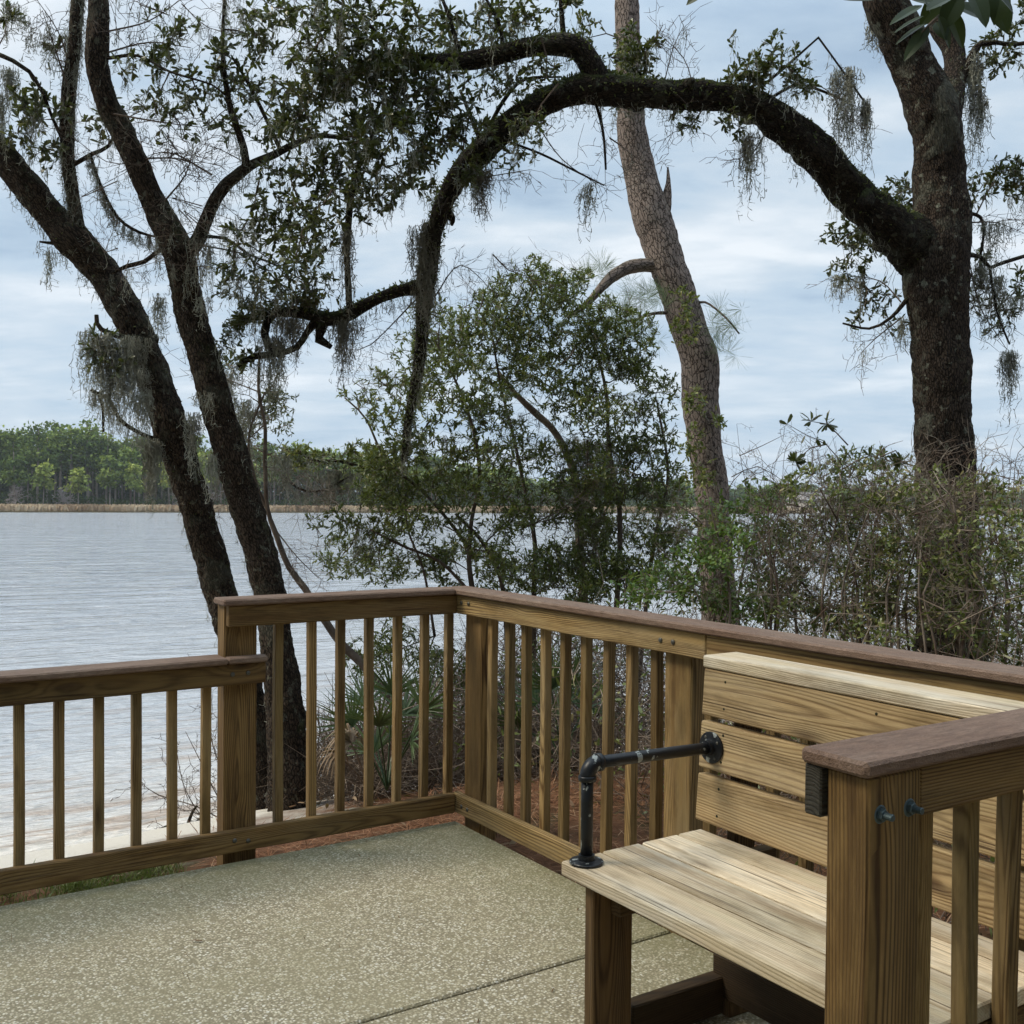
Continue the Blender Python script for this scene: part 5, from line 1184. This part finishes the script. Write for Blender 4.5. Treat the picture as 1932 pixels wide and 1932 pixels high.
# leaf sprays close overhead at the top right
pl = Plant()
pts = [(1960, -60, 8, 2.3), (1880, -30, 7, 2.3), (1800, 10, 6, 2.28), (1760, 40, 5, 2.25), (1740, 60, 3, 2.22)]
pl.limb(pts, sides=8, plates=0, step=.02)
pl.limb([(1800, 10, 5, 2.28), (1740, -5, 4, 2.28), (1680, -10, 3, 2.3), (1640, -5, 3, 2.3)], sides=6, plates=0, step=.02)
for (u, v, du, dv, L, W, nz) in [(1655, 5, -60, 4, .075, .030, 1), (1690, 8, -35, -18, .07, .012, .3), (1748, 30, 60, -40, .07, .030, .6), (1742, 40, -55, 25, .07, .014, .3), (1745, 55, -50, 30, .08, .016, .3), (1752, 60, -40, 50, .095, .030, .7), (1770, 40, 30, 45, .07, .035, .9),
                                 (1790, 30, 30, 50, .085, .045, 1), (1800, 20, 50, 20, .08, .05, 1), (1770, 10, -30, -20, .08, .05, 1), (1720, 10, 40, 5, .08, .036, 1), (1830, -10, 15, 40, .09, .05, 1), (1870, 0, 20, 45, .09, .055, 1), (1860, -20, 50, 30, .09, .05, 1), (1740, 20, -40, 20, .08, .03, .5),
                                 (1780, -5, -20, 30, .08, .04, .8), (1810, 0, -20, 40, .08, .045, .9), (1765, 52, 12, 30, .05, .03, .5), (1340, -16, -25, 14, .06, .03, 1), (1395, -14, 35, 10, .06, .035, 1), (1890, -10, -10, 42, .08, .045, .9), (1755, 35, -20, -40, .06, .02, .3)]:
    b0 = at(u, v - 10, 2.25 + rng.uniform(-.05, .05)); dr = RT * du / 50 - UP * dv / 50 + FW * rng.uniform(-.3, .3)
    up = FW * -nz + UP * rng.uniform(.2, .9) + RT * rng.uniform(-.3, .3)
    # broad leaves get a finer outline
    d = nrm(dr); sd = nrm(np.cross(d, up)); nn = nrm(np.cross(sd, d)); V = []; k = 9
    for j in range(k):
        f = j / (k - 1); wd = W * math.sin(math.pi * f ** .8) ** .75 * .5 + .0006
        c0 = b0 + d * L * f - nn * L * .12 * f * f
        V += [c0 - sd * wd + nn * wd * .2, c0, c0 + sd * wd + nn * wd * .2]
    F = []
    for j in range(k - 1):
        F += [(3 * j, 3 * j + 1, 3 * j + 4, 3 * j + 3), (3 * j + 1, 3 * j + 2, 3 * j + 5, 3 * j + 4)]
    pl.leaf.add(V, F, tint=np.full(len(V), rng.uniform(.1, .6)))
finish(pl, 'overhanging_sprig', at(1900, -40, 2.3), 'sprig of broad dark leaves close overhead at the top right', 'branch', M_twig, M_leaf_sprig, leafpart='foliage')

# litter: pine straw, dead leaves, grass tufts
mb = MB()
n = 15000
x = np.concatenate([rng.uniform(-1.1, 3.4, n // 2), rng.uniform(.02, 2.6, n // 2)]); y = np.concatenate([rng.uniform(.0, .9, n // 2) ** 1.4, rng.uniform(-3.2, .8, n // 2)])
z = np.array([gz(a, b) for a, b in zip(x, y)]) + rng.uniform(.0, .035, n)
d = nrm(np.stack([rng.normal(size=n), rng.normal(size=n), rng.normal(size=n) * .12], 1))
leaves(mb, np.stack([x, y, z], 1), d, np.tile([0, 0, 1.], (n, 1)), rng.uniform(.08, .17, n), .0035, .15, np.clip(rng.normal(.45, .25, n), 0, 1))
tag(mb.build('pine_straw', M_straw), 'reddish pine straw spread along the slab edges', 'pine straw', kind='stuff')
mb = MB(); n = 1500
x = rng.uniform(-2.5, 3.2, n); y = rng.uniform(-3.2, 2.2, n); ok = ((x > .03) | (y > .03)) & ((y < .7) | (x > -.2)); x, y = x[ok], y[ok]; n = len(x)
z = np.array([gz(a, b) for a, b in zip(x, y)]) + rng.uniform(.01, .05, n)
leaves(mb, np.stack([x, y, z], 1), nrm(rng.normal(size=(n, 3)) * np.array([1, 1, .25])), rng.normal(size=(n, 3)) * .4 + np.array([0, 0, 1]), rng.uniform(.03, .07, n), rng.uniform(.012, .025, n), .6, rng.random(n))
tag(mb.build('leaf_litter', M_leaf_dry), 'curled dead leaves among the pine straw', 'leaf litter', kind='stuff')
mb = MB(); n = 5200
cx_ = rng.uniform(-3.4, -1.2, 90); cy_ = rng.uniform(.02, .5, 90)
ci = rng.integers(0, 90, n); x = cx_[ci] + rng.normal(size=n) * .03; y = cy_[ci] + rng.normal(size=n) * .03; y = np.maximum(y, .012)
z = np.array([gz(a, b) for a, b in zip(x, y)])
d = nrm(np.stack([rng.normal(size=n) * .6, rng.normal(size=n) * .6, np.ones(n)], 1))
leaves(mb, np.stack([x, y, z], 1), d, randdir(n), rng.uniform(.025, .075, n), .004, .8, np.clip(rng.normal(.5, .25, n), 0, 1))
tag(mb.build('grass', M_grass), 'short tufts of grass under the low railing', 'grass', kind='stuff')
mb = MB(); n = 150
x = -rng.beta(1, 2.2, n) * 3.2; y = -rng.beta(1, 2.4, n) * 3.0
leaves(mb, np.stack([x, y, np.full(n, .004)], 1), nrm(rng.normal(size=(n, 3)) * np.array([1, 1, .02])), np.tile([0, 0, 1.], (n, 1)), rng.uniform(.006, .035, n), rng.uniform(.002, .005, n), .1, rng.random(n) * .5)
n = 60; x = -rng.random(n) * 3; y = -rng.beta(1, 4, n) * 1.2
leaves(mb, np.stack([x, y, np.full(n, .004)], 1), nrm(rng.normal(size=(n, 3)) * np.array([1, 1, .01])), np.tile([0, 0, 1.], (n, 1)), rng.uniform(.05, .12, n), .002, .1, rng.random(n) * .5)
tag(mb.build('slab_debris', M_leaf_dry), 'specks of bark and stray needles blown over the slab', 'debris', kind='stuff')
# leaf on the slab
mb = MB(); c0 = pxplane(358, 2777 * K, 2, .006); leaves(mb, np.array([c0]), np.array([RT]), np.array([[0, 0, 1.]]), .045, .011, .2, np.array([.2]))
tag(mb.build('fallen_leaf', M_leaf_dry, origin=c0), 'single narrow brown leaf lying on the open slab', 'leaf')

# ------------------------------------------------------------------ far shore
def fpt(u, dist_back=0.0):
    """ground point on the far shore in photo column u, some metres behind the water's edge"""
    d = FW + RT * (u - 966) / FPX; d = d / np.linalg.norm(d[:2])
    # y = 232 - .15 x + back
    t = (232 + dist_back - CAM[1] + .15 * CAM[0]) / (d[1] + .15 * d[0])
    return np.array([CAM[0] + d[0] * t, CAM[1] + d[1] * t, -2.2])
# marsh: a thick band of reed faces
mb = MB(); n = 26000
u = rng.uniform(-150, 2100, n); bk = rng.beta(1, 1.6, n) * 26 + 1.0
P = np.array([fpt(a, b) for a, b in zip(u, bk)]); P[:, 2] = -2.45 + bk * .004
n_ = len(P)
leaves(mb, P, nrm(rng.normal(size=(n_, 3)) * .22 + np.array([0, 0, 1])), np.tile(-FW, (n_, 1)) + randdir(n_) * .5, rng.uniform(.8, 1.5, n_), rng.uniform(.25, .6, n_), .2, np.clip(.5 + .35 * np.sin(u * .03) + rng.normal(size=n_) * .25, 0, 1))
tag(mb.build('marsh_grass', M_marsh), 'strip of tan marsh grass along the far shore', 'marsh grass', kind='stuff')
def far_pine(tr, lf, b, h, crown=.45, w=.2, tint=.5, blobs=7, faces=38):
    tp = b + np.array([rng.normal() * .3, 0, h])
    thin_tubes(tr, np.array([(b, tp)]), h * .017, h * .007, 6)
    for k in range(blobs):
        f = 1 - crown * rng.random() ** 1.1
        wd = h * w * (1.15 - .9 * max(0, (f - (1 - crown)) / crown) ** 1.6)
        a = rng.uniform(0, 6.28); r = wd * rng.uniform(.2, .95)
        c = b + np.array([math.cos(a) * r, math.sin(a) * r, h * f]); br = h * rng.uniform(.045, .085)
        q = rng.normal(size=(faces, 3)) * np.array([1.35, 1.35, .6]) * br * .75 + c
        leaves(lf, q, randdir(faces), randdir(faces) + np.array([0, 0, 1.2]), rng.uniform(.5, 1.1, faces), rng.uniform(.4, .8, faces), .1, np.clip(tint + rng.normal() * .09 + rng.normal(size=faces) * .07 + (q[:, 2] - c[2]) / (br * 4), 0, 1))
        if rng.random() < .5: thin_tubes(tr, np.array([(b + np.array([0, 0, h * f - .5]), c)]), h * .004, h * .002, 3)
def toph(u):
    return float(np.interp(u, [-100, 0, 60, 150, 200, 260, 330, 420, 520, 640, 760, 880, 960, 1050, 1200, 1932, 2050], [16, 16, 16.5, 18.5, 16.5, 16, 15.2, 15.5, 15, 14.2, 13, 12, 10, 9.5, 9, 9, 9]))
tr = MB(); lf = MB()
for row, (bk, num) in enumerate(((34, 110), (48, 110), (66, 90))):
    for k in range(num):
        u = -100 + (k + rng.random()) * 2150 / num
        ex = 0 if u < 1000 else (40 if u < 1300 else 110)
        b = fpt(u, bk + ex + rng.uniform(-5, 5)); h = toph(u) * rng.uniform(.74, 1.10) * (1 + .0012 * bk)
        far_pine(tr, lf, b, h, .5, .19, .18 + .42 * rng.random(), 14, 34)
# dark scrub under the pines
n = 15000; u = rng.uniform(-120, 2080, n); bk = 27 + rng.random(n) * 14
P = np.array([fpt(a, b + (0 if a < 1000 else 40)) for a, b in zip(u, bk)])
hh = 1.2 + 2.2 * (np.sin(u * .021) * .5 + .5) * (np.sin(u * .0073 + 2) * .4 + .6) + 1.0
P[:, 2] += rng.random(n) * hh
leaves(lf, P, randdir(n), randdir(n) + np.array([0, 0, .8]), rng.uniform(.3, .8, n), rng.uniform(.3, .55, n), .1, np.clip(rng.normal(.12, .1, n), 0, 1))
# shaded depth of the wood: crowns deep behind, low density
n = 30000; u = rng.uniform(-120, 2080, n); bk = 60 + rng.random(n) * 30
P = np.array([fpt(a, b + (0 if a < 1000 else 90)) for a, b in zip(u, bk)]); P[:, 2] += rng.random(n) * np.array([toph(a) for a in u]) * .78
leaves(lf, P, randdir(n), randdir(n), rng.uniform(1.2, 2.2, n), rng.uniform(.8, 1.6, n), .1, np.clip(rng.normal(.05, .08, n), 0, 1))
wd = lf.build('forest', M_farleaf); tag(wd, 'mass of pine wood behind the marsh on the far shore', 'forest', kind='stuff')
wt = tr.build('forest_trunks', M_fartrunk); tag(wt, 'pale trunks standing in the far pine wood', 'forest', kind='stuff')
# front-row pines one can tell apart
FP = [(81, 9.5, .75, 'small two tiered pine on the far shore, left of the bare grey tree'), (147, 8.6, .8, 'round bushy yellow green pine on the far shore with low branches'),
      (253, 9.6, .72, 'yellow green pine with pale bare trunk at the middle of the far shore'), (320, 12.4, .85, 'tallest bright front pine on the far shore, before the leaning trunk'),
      (372, 13.2, .75, 'bright pine just left of the leaning oak on the far shore'), (476, 10.5, .6, 'pale front pine seen between the two leaning oaks'), (207, 11.5, .45, 'darker slim pine between the bright front pines'), (28, 12.5, .3, 'bare topped pine near the left edge of the far shore')]
for (u, h, tn2, lab) in FP:
    tr = MB(); lf = MB(); b = fpt(u, 24); far_pine(tr, lf, b, h, .55 if u != 81 else .5, .2, tn2, 15, 34)
    r = empty('pine_tree', tuple(b), lab, 'tree', 'pines along the far shore')
    tr.build('trunk', M_fartrunk, r); lf.build('crown', M_farleaf, r)
for (u, h, lab) in ((30, 6.5, 'bare grey tree at the left end of the far marsh'), (118, 5.5, 'bare grey tree leaning behind the round bushy pine'), (395, 7.5, 'bare grey tree on the far shore right against the leaning oak'), (345, 6, 'spindly bare tree beside the tallest bright far pine')):
    tr = MB(); b = fpt(u, 23); sg = [(b, b + np.array([0, 0, h * .35]))]
    ends = [b + np.array([0, 0, h * k]) for k in (.2, .3, .4, .5)]
    sg.append((sg[0][1], b + np.array([rng.normal() * .3, 0, h * .75])))
    for e in ends:
        for _ in range(9):
            dv = nrm(rng.normal(size=3) + np.array([0, 0, .5])); l = h * rng.uniform(.15, .38); m1 = e + dv * l; sg.append((e, m1))
            for _ in range(4): sg.append((m1, m1 + nrm(dv + rng.normal(size=3) * .7) * l * .5))
    thin_tubes(tr, np.array(sg), .06, .035, 4)
    r = empty('bare_tree', tuple(b), lab, 'tree', 'bare trees along the far shore'); tr.build('branches', M_farbare, r)

# house and boat far across on the right
M_hw = simple('house wall', (.42, .38, .34), .8); M_hr = simple('house roof', (.20, .18, .17), .8); M_white = simple('white paint', (.8, .8, .78), .5)
M_glass = simple('window glass', (.03, .04, .05), .1)
def boxb(mb, c, sx, sy, sz, ang=0):
    V = np.array([(x, y, z) for z in (0, 1) for (x, y) in ((-1, -1), (1, -1), (1, 1), (-1, 1))], float) * np.array([sx / 2, sy / 2, sz])
    ca, sa = math.cos(ang), math.sin(ang); V = np.column_stack([V[:, 0] * ca - V[:, 1] * sa, V[:, 0] * sa + V[:, 1] * ca, V[:, 2]]) + np.asarray(c)
    mb.add(V, [(0, 3, 2, 1), (4, 5, 6, 7), (0, 1, 5, 4), (1, 2, 6, 5), (2, 3, 7, 6), (3, 0, 4, 7)])
hc = fpt(1535, 42); hr = empty('house', tuple(hc), 'low grey house with white trim far across the water on the right', 'house')
mb = MB(); boxb(mb, hc + (0, 0, -.1), 17, 9, 3.6); mb.build('wall', M_hw, hr)
mb = MB(); V = [hc + np.array(q) for q in ((-9.2, -5.2, 3.5), (9.2, -5.2, 3.5), (9.2, 5.2, 3.5), (-9.2, 5.2, 3.5), (-6, 0, 6), (6, 0, 6))]
mb.addf(V, [np.array([(0, 1, 5, 4), (2, 3, 4, 5)]), np.array([(1, 2, 5), (3, 0, 4)]), np.array([(3, 2, 1, 0)])]); mb.build('roof', M_hr, hr)
mb = MB(); boxb(mb, hc + (0, -5.25, 3.3), 18.4, .15, .35); mb.build('fascia', M_white, hr)
for k in (-6, -2, 2, 6):
    mb = MB(); boxb(mb, hc + (k, -4.55, .8), 1.9, .12, 1.7); fr_ = mb.build('window', M_white, hr)
    mb = MB(); boxb(mb, hc + (k, -4.63, .95), 1.5, .06, 1.4); mb.build('pane', M_glass, fr_)
bc = fpt(1558, -1.0) + np.array([0, 0, -.25])
br_ = empty('boat', tuple(bc), 'small white moored boat below the grey house on the far shore', 'boat')
mb = MB(); V = []; 
for i_, (xx, wv, zt_) in enumerate(((-3.2, .9, .8), (-1, 1.1, .8), (1.5, 1.0, .9), (3.4, .05, 1.2))):
    V += [bc + np.array([xx, -wv, zt_]), bc + np.array([xx * .92, -wv * .5, -.2]), bc + np.array([xx * .92, wv * .5, -.2]), bc + np.array([xx, wv, zt_])]
F = [(4 * i_ + k, 4 * i_ + k + 1, 4 * i_ + k + 5, 4 * i_ + k + 4) for i_ in range(3) for k in range(3)] + [(0, 3, 2, 1)] + [(4 * i_, 4 * i_ + 4, 4 * i_ + 7, 4 * i_ + 3) for i_ in range(3)]
mb.add(V, F); mb.build('hull', M_white, br_)
mb = MB(); boxb(mb, bc + (-.3, 0, .8), 2.2, 1.4, 1.1); mb.build('cabin', M_white, br_)

# unseen wood leaves added behind and above the camera to block sky light
mb = MB(); tr = MB(); n = 26000
a = rng.uniform(R_(75), R_(285), n) + math.atan2(FW[0], FW[1]); rr = rng.uniform(9, 15, n); zz_ = rng.beta(1.3, 1.1, n) * 13 - .2
P = np.stack([CAM[0] + np.sin(a) * rr, CAM[1] + np.cos(a) * rr, zz_], 1)
leaves(mb, P, randdir(n), randdir(n), rng.uniform(.25, .6, n), rng.uniform(.12, .3, n), .2, rng.random(n))
n = 6000; ax_ = rng.uniform(-9, 9, n); by_ = rng.uniform(-11, -1.2, n)
P = CAM[None] + np.array([FW[1], -FW[0], 0]) * ax_[:, None] + np.array([FW[0], FW[1], 0]) * by_[:, None]; P[:, 2] = 6.2 + rng.random(n) * 2.2
leaves(mb, P, randdir(n), randdir(n), rng.uniform(.2, .5, n), rng.uniform(.1, .25, n), .2, rng.random(n))
tag(mb.build('unseen_woods', M_leaf_oak), 'unseen wood behind and above the viewpoint, added to block sky light', 'unseen_woods', kind='stuff')

# pale air over the lake
mb = MB(); boxb(mb, (60, 250, -9), 1400, 560, 48)
m = bpy.data.materials.new('haze'); m.use_nodes = True; m.node_tree.nodes.clear()
o_ = N(m.node_tree, 'ShaderNodeOutputMaterial'); pv = N(m.node_tree, 'ShaderNodeVolumePrincipled')
pv.inputs['Color'].default_value = (.86, .91, 1, 1); pv.inputs['Density'].default_value = .00022; pv.inputs['Anisotropy'].default_value = .2
LK(m.node_tree, pv.outputs[0], o_.inputs['Volume'])
hz = mb.build('haze', m); hz['kind'] = 'stuff'
